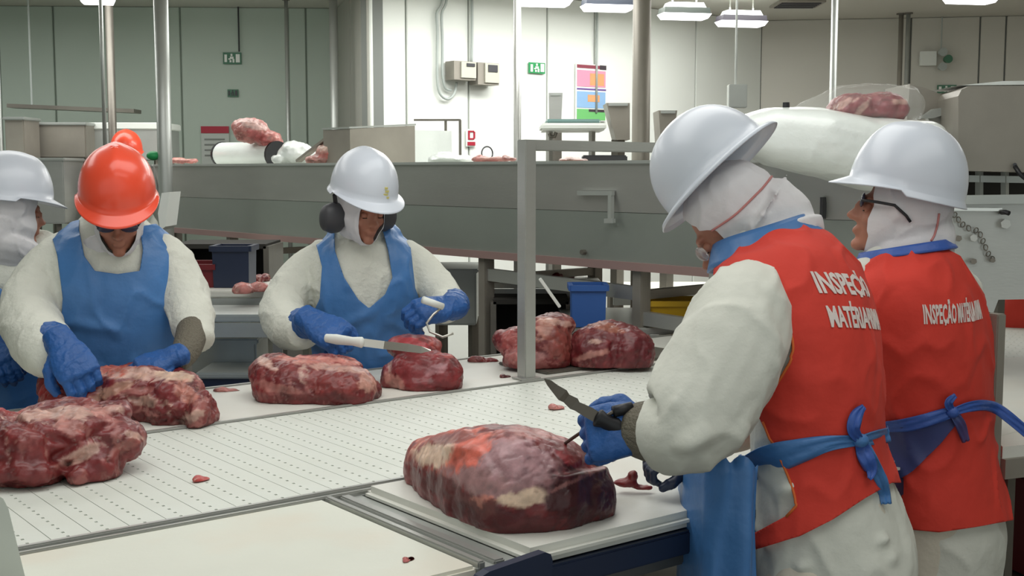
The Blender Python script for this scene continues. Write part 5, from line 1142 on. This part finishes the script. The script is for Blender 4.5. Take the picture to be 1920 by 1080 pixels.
# steel machine cover
t = thing('machine_cover', 'brushed steel machine cover box on the raised conveyor behind the white helmet', 'machine cover', cvp(690, 306, .2))
pts = [cvp(652, 240, .12), cvp(776, 232, .12), cvp(780, 304, .12), cvp(655, 310, .12)]
q = MB(); A = cvp(607, 240, .14); B = cvp(657, 236, .14); A.z = B.z = cvp(650, 242, .14).z; bk = cn * .47
lo = zt + .0
q.hexa([Vector((A.x, A.y, lo)), Vector((B.x, B.y, lo)), Vector((B.x, B.y, lo)) + bk, Vector((A.x, A.y, lo)) + bk], [A, B, B + bk + Vector((0, 0, .03)), A + bk + Vector((0, 0, .03))])
q.build('housing', M['steel_brown'], t)
q = MB(); q.box((A + B) / 2 + bk / 2 + Vector((0, 0, .022)), (B - A) / 2 * 1.02, bk / 2 * 1.03 + Vector((0, 0, .015)), Vector((0, 0, .005))); q.build('lid', M['steel_light'], t)
q = MB(); E = A - (B - A).normalized() * .02; q.tube([A + bk * .3 - Vector((0, 0, .04)), A + bk * .3 - Vector((0, 0, .04)) - (B - A).normalized() * .12], .045, 16); q.build('motor_end', M['black'], t, auto=40)
q = MB(); q.bar(cvp(560, 302, .16), cvp(612, 262, .16), .02, .008); q.build('chute_arm', M['steel_brown'], t)
# white box behind cover with a thin frame
q = MB(); A = cvp(742, 245, .62); B = cvp(775, 247, .62); B.z = A.z; q.hexa([Vector((A.x, A.y, zt)), Vector((B.x, B.y, zt)), Vector((B.x, B.y, zt)) + cn * .3, Vector((A.x, A.y, zt)) + cn * .3], [A, B, B + cn * .3, A + cn * .3])
tag(q.build('white_box', M['wrap']), 'white box standing right of the steel machine cover', 'box')
q = MB()
for a_, b_ in (((778, 225), (863, 225)), ((863, 225), (863, 300)), ((836, 225), (836, 246))): q.bar(cvp(*a_, .9), cvp(*b_, .9), .006)
tag(q.build('thin_frame', M['steel_dark']), 'thin grey rail frame above the white box', 'frame')
# strips of meat along the belt
for i, (px, py, rx, ry, lb) in enumerate([(345, 301, 28, 6, 'pale meat trim on the raised conveyor right of the orange helmet'), (915, 300, 32, 7, 'pink meat trim on the raised conveyor left of the slim post'), (955, 297, 16, 6, 'small meat trim beside the slim steel post'), (1075, 300, 30, 5, 'white fatty trim on the raised conveyor behind the guard frame'), (12, 288, 30, 10, 'pale meat piece at the far left on the raised conveyor')]):
    mobj('meat_scrap', lb, [(px - rx * .4, py, rx * .6, ry, 0, .06), (px + rx * .4, py + 1, rx * .6, ry * .8, 0, .05)], px, PINK if i != 3 else FAT, [(px, py - ry * .5, rx * .7, ry * .4, 0, FAT, .6)], seed=80 + i)
# far trays, left
def traybox(label, x0, y0, x1, y1, Y, m, name='steel_tub', lip=True, cat='tub', depth=.5, extra=None):
    A = at(x0, y0, Y); B = at(x1, y0, Y); bot = at(x0, y1, Y).z
    t = thing(name, label, cat, Vector(((A.x + B.x) / 2, Y, bot))); q = MB(); q.box(((A.x + B.x) / 2, Y + depth / 2, (A.z + bot) / 2), ((B.x - A.x) / 2, 0, 0), (0, depth / 2, 0), (0, 0, (A.z - bot) / 2), bev=.008); q.build('tub_body', M[m], t)
    q = MB(); q.box(((A.x + B.x) / 2, Y + depth / 2, A.z), ((B.x - A.x) / 2 + .012, 0, 0), (0, depth / 2 + .012, 0), (0, 0, .026 if lip == 2 else .012), bev=.006); q.build('rim', M['sign_white' if lip == 2 else 'steel_light'], t)  # thicker white rim puts a lit top into the colour
    if bot > .05:
        for sx in (.1, .9):
            for dy in (.05, depth - .05): q = MB(); x_ = A.x + (B.x - A.x) * sx; q.bar((x_, Y + dy, .001), (x_, Y + dy, bot), .018); q.build('leg', M['steel_dark'], t)
    return t
traybox('beige steel tub behind the conveyor at upper left', 45, 232, 160, 296, 9.3, 'steel_brown')
traybox('steel tub with lit top painted white behind the orange helmet', 166, 236, 303, 300, 9.5, 'steel_light', lip=2)
traybox('grey steel machine block above the left white helmet', 8, 222, 44, 300, 8.95, 'steel_brown', name='machine_block', cat='machine', depth=.3)
traybox('grey steel conveyor end block behind the left white helmet', -60, 299, 118, 420, 8.6, 'steel', name='conveyor_block', cat='conveyor', depth=.4)
q = MB(); q.bar(at(22, 199, 10.0), at(258, 209, 10.0), .10, .015); tag(q.build('hanging_shelf', M['steel_dark']), 'long dark hanging shelf on the upper left wall', 'shelf')
for px in (60, 210): q = MB(); b = at(px, 203, 10.0); q.tube([b, (b.x, b.y, CEIL - .001)], .008, 6); tag(q.build('hanging_rod', M['cable']), 'thin rod holding the %s end of the hanging shelf' % ('left' if px < 100 else 'right'), 'rod')
# hoppers and boxes behind the frame
def chute(label, front, Y, depth, m='steel_brown', name='steel_chute', cat='chute'):
    t = thing(name, label, cat, at(sum(p[0] for p in front) / len(front), max(p[1] for p in front), Y))
    q = MB(); q.prism([at(x, y, Y) for x, y in front], Vector((0, depth, 0))); q.build('shell', M[m], t)
    x0 = min(p[0] for p in front); x1 = max(p[0] for p in front); yb = max(p[1] for p in front); yt_ = min(p[1] for p in front)
    a, b = at(x0 + 4, yt_ + 3, Y - .006), at(x1 - 4, yt_ + 3, Y - .006); q = MB(); q.bar(a, b, .006, .008); q.build('folded_rim', M['steel_light'], t)
    xc = (x0 + x1) / 2; b = at(xc, yb, Y + depth / 2)
    q = MB(); q.bar((b.x, b.y, .001), (b.x, b.y, b.z), .03); q.build('leg', M['steel_dark'], t)
    return t
chute('tapered grey steel chute left of the thick post', [(1137, 193), (1181, 193), (1181, 262), (1155, 262)], 7.6, .3)
chute('small brown-grey steel chute right of the thick post', [(1235, 207), (1270, 207), (1262, 262), (1240, 285), (1238, 250)], 7.4, .3)
chute('upright grey steel plate standing behind the white shallow tray', [(1029, 174), (1055, 174), (1052, 235), (1030, 235)], 8.6, .06, 'steel')
t = thing('white_tray', 'white shallow tray standing below the poster', 'tray', at(1072, 250, 7.8))  # shallow tray in plain white
q = MB(); c0 = at(1072, 240, 7.8); q.box(c0, (.2, 0, 0), (0, .25, 0), (0, 0, .022), bev=.012); q.build('tray_body', M['sign_white'], t)
q = MB(); q.box(c0 + Vector((.0, 0, .035)), (.17, 0, 0), (0, .22, 0), (0, 0, .012), bev=.01); q.build('glass_lid', mat('greenish_lid', (130, 160, 156), .2), t)
for x_, y_ in ((1030, 262), (1110, 262)): q = MB(); b = at(x_, y_, 7.8); q.bar((b.x, b.y, .001), (b.x, b.y, c0.z - .02), .015); q.build('leg', M['steel'], t)
q = MB(); q.tube([at(1030, 250, 7.7), at(1032, 256, 7.7), at(1040, 256, 7.7), at(1043, 248, 7.7)], .012, 8); q.build('hook', M['steel_dark'], t)
q = MB(); q.box(at(1133, 298, 6.1), (.11, 0, 0), (0, .05, 0), (0, 0, .018), bev=.006); tag(q.build('dark_bracket', M['darkgrey']), 'dark low bracket on the raised conveyor left of the thick post', 'bracket')
# white wrapped hood and bagged meat at right
Yw = 4.4
t = thing('wrapped_machine', 'large machine bulge wrapped in white plastic between the inspectors helmets', 'machine', at(1560, 335, Yw))
mb = MB(); k = Yw / FP
loft(mb, [(at(1402, 252, Yw), Vector((0, .16, 0)), Vector((0, 0, 38 * k))), (at(1440, 257, Yw), Vector((0, .2, 0)), Vector((0, 0, 54 * k))), (at(1530, 268, Yw), Vector((0, .26, 0)), Vector((0, 0, 62 * k))), (at(1620, 290, Yw), Vector((0, .26, 0)), Vector((0, 0, 68 * k))), (at(1720, 296, Yw), Vector((0, .26, 0)), Vector((0, 0, 68 * k)))], 28, 3.2)
V, F = fuse(mb, .009, 5); V = wrinkle(V, F, .004, 5, 91); mk('wrap', V, F, M['wrap'], t)
for px in (1690,): q = MB(); b = at(px, 330, Yw - .05); q.bar((b.x, b.y, .001), (b.x, b.y, b.z), .025); q.build('leg', M['steel_dark'], t)
q = MB(); q.tube([at(1474, 203, Yw - .05), at(1474, 192, Yw - .05)], [.013, .012], 10); tag(q.build('black_knob', M['black']), 'small black knob on top of the white wrapped machine', 'knob')
bm_ = meat('bagged_meat', 'red meat cut in clear film on top of the white wrapped machine', Yw - .02, [(1600, 202, 44, 27, 0, .12), (1650, 202, 44, 30, 0, .13), (1675, 205, 24, 28, 0, .12), (1570, 210, 20, 18, 0, .1), (1620, 215, 60, 14, 0, .12)], [(1640, 205, 60, 22, 0, (.26, .03, .05), .6), (1615, 205, 6, 26, 40, FAT, .7), (1580, 195, 26, 6, -25, FAT, .6), (1690, 190, 18, 5, 0, FAT, .7), (1600, 222, 50, 6, 0, (.5, .3, .2), .6)], seed=71, fat=.45, voxel=.007, amp=.006, base=(.25, .035, .045))
fv = [at(x, y, Yw - .10) for x, y in ((1478, 204), (1520, 188), (1565, 170), (1620, 163), (1700, 172), (1706, 205), (1704, 230), (1640, 234), (1560, 232), (1500, 216))]
bmv = MB(); mbf = MB()
loft(mbf, [(at(1485, 208, Yw - .02), Vector((0, .04, 0)), Vector((0, 0, .012))), (at(1530, 200, Yw - .02), Vector((0, .11, 0)), Vector((0, 0, .035))), (at(1570, 197, Yw - .02), Vector((0, .15, 0)), Vector((0, 0, .066))), (at(1640, 198, Yw - .02), Vector((0, .16, 0)), Vector((0, 0, .078))), (at(1700, 200, Yw - .02), Vector((0, .15, 0)), Vector((0, 0, .07)))], 24)
V, F = fuse(mbf, .008, 3); V = wrinkle(V, F, .006, 12, 92); tag(mk('film_bag', V, F, M['film']), 'clear film bag around the red cut on the wrapped machine', 'bag')
# right machinery: rounded guard, angled plate
Yg = 4.3
t = thing('steel_guard', 'big rounded steel guard cover at the upper right edge', 'machine guard', at(1870, 322, Yg))
q = MB(); q.prism([at(x, y, Yg) for x, y in ((1797, 320), (1797, 180), (1803, 168), (1818, 161), (2010, 160), (2010, 325))], Vector((.06, .5, 0))); q.build('cover_shell', M['steel_brown'], t)
q = MB(); q.prism([at(x, y, Yg + .1) for x, y in ((1800, 160), (2010, 158), (2010, 151), (1880, 152))], Vector((.0, .35, 0))); q.build('top_film', M['sky'] if 'sky' in M else M['wrap'], t)
q = MB()
for px in (1836, 1884): q.bar(at(px, 320, Yg + .1), at(px, 384, Yg + .1), .010)
q.bar(at(1815, 335, Yg + .1), at(1990, 338, Yg + .1), .012); q.build('support_bars', M['steel_light'], t)
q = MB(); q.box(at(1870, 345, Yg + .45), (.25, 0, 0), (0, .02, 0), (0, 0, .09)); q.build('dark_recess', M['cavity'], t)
q = MB(); q.tube([at(1903, 312, Yg - .02), at(1912, 326, Yg - .04), at(1935, 345, Yg - .04)], .008, 8); q.build('cable', M['black'], t, smooth=True)
q = MB(); q.tube([at(1903, 309, Yg + .0), at(1903, 309, Yg - .02)], .007, 8); q.build('bolt', M['darkgrey'], t)
t = thing('steel_chute', 'angled steel chute plate between red cut and rounded guard', 'chute', at(1750, 240, 4.6))
q = MB(); q.prism([at(x, y, 4.62) for x, y in ((1700, 228), (1706, 157), (1735, 165), (1798, 190), (1798, 200), (1740, 222))], Vector((0, .3, 0))); q.build('side_plate', M['steel_brown'], t)
q = MB(); q.prism([at(x, y, 4.56) for x, y in ((1726, 222), (1752, 204), (1796, 198), (1798, 206), (1750, 222))], Vector((0, .04, 0))); q.build('folded_lip', M['steel_light'], t)
q = MB(); q.prism([at(x, y, 4.58) for x, y in ((1740, 222), (1798, 206), (1800, 300), (1760, 262))], Vector((0, .03, 0))); q.build('lower_plate', M['steel'], t)
q = MB(); b = at(1760, 262, 4.75); q.bar((b.x, b.y, .001), (b.x, b.y, b.z), .03); q.build('leg', M['steel_dark'], t)
Ym = 3.95
t = thing('gear_housing', 'grey machine side plate with bolts and chain behind the second inspector', 'machine', at(1850, 590, Ym))
q = MB(); q.prism([at(x, y, Ym) for x, y in ((1752, 378), (1990, 376), (1990, 560), (1872, 562), (1862, 588), (1800, 560), (1756, 520))], Vector((.03, .35, 0))); q.build('side_plate', M['steel'], t)
q = MB(); q.bar(at(1768, 375, Ym - .02), at(1990, 372, Ym - .02), .02, .014); q.build('top_rim', M['steel_light'], t)
q = MB(); q.bar(at(1774, 392, Ym - .015), at(1878, 393, Ym - .015), .005); q.build('rod', M['chrome'], t)
for x, y, r_ in ((1798, 447, .010), (1826, 446, .012), (1826, 490, .010), (1862, 488, .008), (1800, 505, .008), (1828, 530, .008), (1886, 420, .016)):
    q = MB(); q.tube([at(x, y, Ym), at(x, y, Ym - .03)], r_, 6); q.build('bolt', M['steel_dark' if r_ < .012 else 'steel_light'], t)
for i, (x, y) in enumerate(((1790, 403), (1797, 412), (1805, 421), (1816, 428), (1830, 432), (1838, 440), (1843, 452), (1848, 464), (1853, 476), (1861, 486))):
    q = MB(); c_ = at(x, y, Ym - .012); q.tube([c_ + Vector((math.cos(a) * .007, math.sin(a) * .003 * (1 if i % 2 else -1), math.sin(a) * .009)) for a in np.linspace(0, 6.28, 11)], .002, 5); q.build('chain_link', M['steel_dark'], t)
q = MB(); q.tube([at(1878, 398, Ym - .01), at(1886, 398, Ym - .04), at(1892, 400, Ym - .05)], .008, 8); q.build('handle', M['black'], t)
for px in (1868, 1960): b = at(px, 560, Ym + .15); q = MB(); q.bar((b.x, b.y, .001), (b.x, b.y, b.z), .02); q.build('leg', M['steel_dark'], t)
# upright post and side table at right
b = at(1866, 590, 2.99); t = thing('steel_upright', 'square steel upright right of the second inspector', 'post', Vector((b.x, b.y, 0)))
q = MB(); q.bar((b.x, b.y, .01), (b.x, b.y, at(1866, 588, 2.99).z), .019, bev=.003); q.build('shaft', M['steel_brown'], t)
q = MB(); q.box((b.x, b.y, .006), (.05, 0, 0), (0, .05, 0), (0, 0, .005)); q.build('foot_plate', M['steel_brown'], t)
Yt = 3.25
t = thing('side_table', 'white topped side table at the right edge', 'table', Vector((at(1960, 840, Yt).x, Yt + .3, 0)))
zt_ = at(1900, 800, Yt).z
a0 = onz(1880, 838, zt_); a1 = onz(1935, 820, zt_); q = MB()
q.hexa([Vector((a0.x, a0.y, zt_ - .03)), Vector((a0.x + .9, a0.y + .35, zt_ - .03)), Vector((a0.x + .9, a0.y + 1.6, zt_ - .03)), Vector((a0.x + .25, a0.y + 1.3, zt_ - .03))], [Vector((a0.x, a0.y, zt_)), Vector((a0.x + .9, a0.y + .35, zt_)), Vector((a0.x + .9, a0.y + 1.6, zt_)), Vector((a0.x + .25, a0.y + 1.3, zt_))]); q.build('table_top', M['board_clean'], t)
q = MB(); q.bar((a0.x, a0.y, zt_ - .055), (a0.x + .9, a0.y + .35, zt_ - .055), .012, .025); q.build('edge_rail', M['steel_brown'], t)
for dx, dy in ((.03, .05), (.85, .4), (.28, 1.2), (.85, 1.5)): q = MB(); q.bar((a0.x + dx, a0.y + dy, .001), (a0.x + dx, a0.y + dy, zt_ - .03), .018); q.build('leg', M['steel_dark'], t)
def crate(label, cx, cy, z0, hx, hy, hz, m, ang=0, name='plastic_crate', cat='crate', content=None):
    u = Vector((math.cos(ang), math.sin(ang), 0)); v = Vector((-u.y, u.x, 0)); t = thing(name, label, cat, Vector((cx, cy, z0))); c = Vector((cx, cy, z0))
    q = MB(); q.box(c + Vector((0, 0, .006)), u * hx * .94, v * hy * .94, (0, 0, .006), bev=.003)
    for s_ in (-1, 1):
        q.hexa([c + v * s_ * hy * .92 - u * hx * .94, c + v * s_ * hy * .92 + u * hx * .94, c + v * s_ * hy * .96 + u * hx * .94, c + v * s_ * hy * .96 - u * hx * .94], [p + Vector((0, 0, hz)) for p in (c + v * s_ * hy * .96 - u * hx, c + v * s_ * hy * .96 + u * hx, c + v * s_ * hy + u * hx, c + v * s_ * hy - u * hx)])
        q.hexa([c + u * s_ * hx * .92 - v * hy * .94, c + u * s_ * hx * .92 + v * hy * .94, c + u * s_ * hx * .96 + v * hy * .94, c + u * s_ * hx * .96 - v * hy * .94], [p + Vector((0, 0, hz)) for p in (c + u * s_ * hx * .96 - v * hy, c + u * s_ * hx * .96 + v * hy, c + u * s_ * hx + v * hy, c + u * s_ * hx - v * hy)])
    q.build('tub', M[m], t)
    q = MB()
    for s_ in (-1, 1): q.bar(c + v * s_ * hy * 1.03 - u * hx * 1.04 + Vector((0, 0, hz)), c + v * s_ * hy * 1.03 + u * hx * 1.04 + Vector((0, 0, hz)), .010, .012); q.bar(c + u * s_ * hx * 1.03 - v * hy * 1.04 + Vector((0, 0, hz)), c + u * s_ * hx * 1.03 + v * hy * 1.04 + Vector((0, 0, hz)), .010, .012)
    q.build('rim', M[m], t); return t
crate('dark red crate under the side table at the right', a0.x + .5, a0.y + .75, .42, .30, .22, .28, 'red_crate', .3)
q = MB(); q.box((a0.x + .5, a0.y + .75, .40), (.36, 0, 0), (0, .5, 0), (0, 0, .012)); q.build('lower_shelf', M['steel_dark'], t)
def work_table(label, x0, y0, x1, y1, Y, m='board_clean', depth=.55, tilt=0, shelf=True):
    A, B = at(x0, y0, Y), at(x1, y1, Y); z = (A.z + B.z) / 2; d = Vector((B.x - A.x, B.y - A.y, 0)); n = Vector((0, 1, 0))
    t = thing('work_table', label, 'table', Vector(((A.x + B.x) / 2, Y + depth / 2, 0))); c = Vector(((A.x + B.x) / 2, Y + depth / 2, z))
    q = MB(); q.box(c - Vector((0, 0, .015)), d / 2, n * depth / 2, (0, 0, .015), bev=.005); q.build('table_top', M[m], t)
    q = MB(); q.bar(c - n * depth / 2 - d / 2 - Vector((0, 0, .06)), c - n * depth / 2 + d / 2 - Vector((0, 0, .06)), .01, .028); q.build('edge_rail', M['steel_light'], t)
    for sx in (-.46, .46):
        for sy in (-.44, .44): p = c + d * sx + n * depth * sy; q = MB(); q.bar((p.x, p.y, .001), (p.x, p.y, z - .03), .02); q.build('leg', M['steel_brown'], t)
    if shelf: q = MB(); q.box((c.x, c.y, z * .55), d * .47, n * depth * .46, (0, 0, .01)); q.build('lower_shelf', M['steel_brown'], t)
    return t, z
wt, wz = work_table('white topped table behind the orange helmeted workers elbow', 340, 545, 560, 545, 5.2)
wt2, wz2 = work_table('lower steel table between the two left workers', 335, 590, 520, 590, 4.75, 'steel_light', .35)
wt3, wz3 = work_table('white table seen beyond the conveyor leg left of the frame post', 905, 530, 1130, 530, 6.3, depth=.5)
wt4, wz4 = work_table('white table beyond the yellow crate near the first inspector', 1150, 545, 1420, 545, 7.4, depth=.6)
wt5, wz5 = work_table('white table in the dim area under the left end of the conveyor', 330, 470, 480, 470, 7.2, 'board_clean', .5)
def box_on(name, label, px, Y, z, hx, hy, hz, m, cat='crate', ang=0):
    b = at(px, 400, Y); return crate(label, b.x, b.y, z, hx, hy, hz, m, ang, name, cat)
box_on('blue_bin', 'dark blue bin on the white table left of the white helmeted worker', 438, 5.4, wz + .001, .08, .08, .17, 'navy', 'bin')
box_on('blue_bin', 'bright blue bin behind the dark meat cut right of the post', 1103, 5.35, .925, .075, .08, .17, 'blue_bin', 'bin')
box_on('yellow_crate', 'yellow plastic crate seen beside the nearest inspectors arm', 1262, 5.45, .925, .13, .11, .095, 'yellow')
box_on('meat_tray', 'dark red meat tray on the table behind the orange helmeted worker', 375, 5.45, wz + .001, .09, .12, .09, 'red_crate', 'tray')
work_table('low steel table holding the blue bin and the yellow crate', 1060, 615, 1400, 615, 5.28, 'steel', .8)
traybox('grey steel tub standing low between the two left workers', 345, 640, 480, 700, 4.98, 'steel_light', depth=.35)
traybox('dark navy tray below the grey tub between the left workers', 372, 704, 470, 730, 4.72, 'navy', name='navy_tray', cat='tray', depth=.25)
def cabinet(label, x0, y0, x1, y1, Y, depth=.4):
    A = at(x0, y0, Y); B = at(x1, y1, Y); t = thing('equipment_cabinet', label, 'cabinet', Vector(((A.x + B.x) / 2, Y + depth / 2, 0)))
    cx, hw, z0, z1 = (A.x + B.x) / 2, (B.x - A.x) / 2, B.z, A.z
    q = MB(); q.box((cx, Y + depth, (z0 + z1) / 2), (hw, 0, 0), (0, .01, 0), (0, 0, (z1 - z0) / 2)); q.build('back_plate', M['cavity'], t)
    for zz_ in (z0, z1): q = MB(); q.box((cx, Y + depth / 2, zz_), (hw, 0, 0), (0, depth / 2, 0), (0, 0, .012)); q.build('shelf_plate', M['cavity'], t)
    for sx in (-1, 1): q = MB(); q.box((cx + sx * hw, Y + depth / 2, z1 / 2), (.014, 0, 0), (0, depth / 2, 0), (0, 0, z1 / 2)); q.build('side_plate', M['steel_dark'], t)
traybox('pale steel cabinet right of the white helmeted worker under the conveyor', 815, 508, 893, 610, 6.8, 'steel_light', name='steel_cabinet', cat='cabinet')
q = MB(); q.ball(at(288, 292, 7.9), (.045, .05, .03), n=14); tag(q.build('green_cap', M['green'], smooth=True), 'small green item on the conveyor behind the orange helmet', 'cap')
cabinet('open dark cabinet under the conveyor behind the navy bin', 322, 462, 500, 540, 6.3)
cabinet('open dark cabinet behind the pale topped cut at the frame post', 925, 566, 1066, 680, 6.0)
for i, (px, py, rx, ry, Y, zz, c, lb) in enumerate([(470, 538, 36, 9, 5.3, wz + .002, PINK, 'pale meat on the white table left of the white helmeted worker'), (490, 520, 18, 7, 5.5, wz + .002, RED, 'red meat piece behind the white helmeted workers elbow'), (1050, 515, 30, 8, 6.4, wz3 + .002, RED, 'small meat piece on the table beyond the frame post')]):
    meat('meat_scrap', lb, Y, [(px - rx * .4, py, rx * .6, ry, 0, .05), (px + rx * .4, py - 2, rx * .6, ry * .8, 0, .05)], seed=95 + i, zmin=zz, voxel=.006, base=c, fat=.5)
# worker seen between the machines under the conveyor: pale folded covers
q = MB(); q.prism([at(x, y, 5.9) for x, y in ((303, 362), (318, 360), (310, 425), (300, 432), (296, 400))], (0, .2, 0)); tag(q.build('pale_flap', M['sign_white']), 'narrow pale upright flap right of the orange helmet', 'panel')
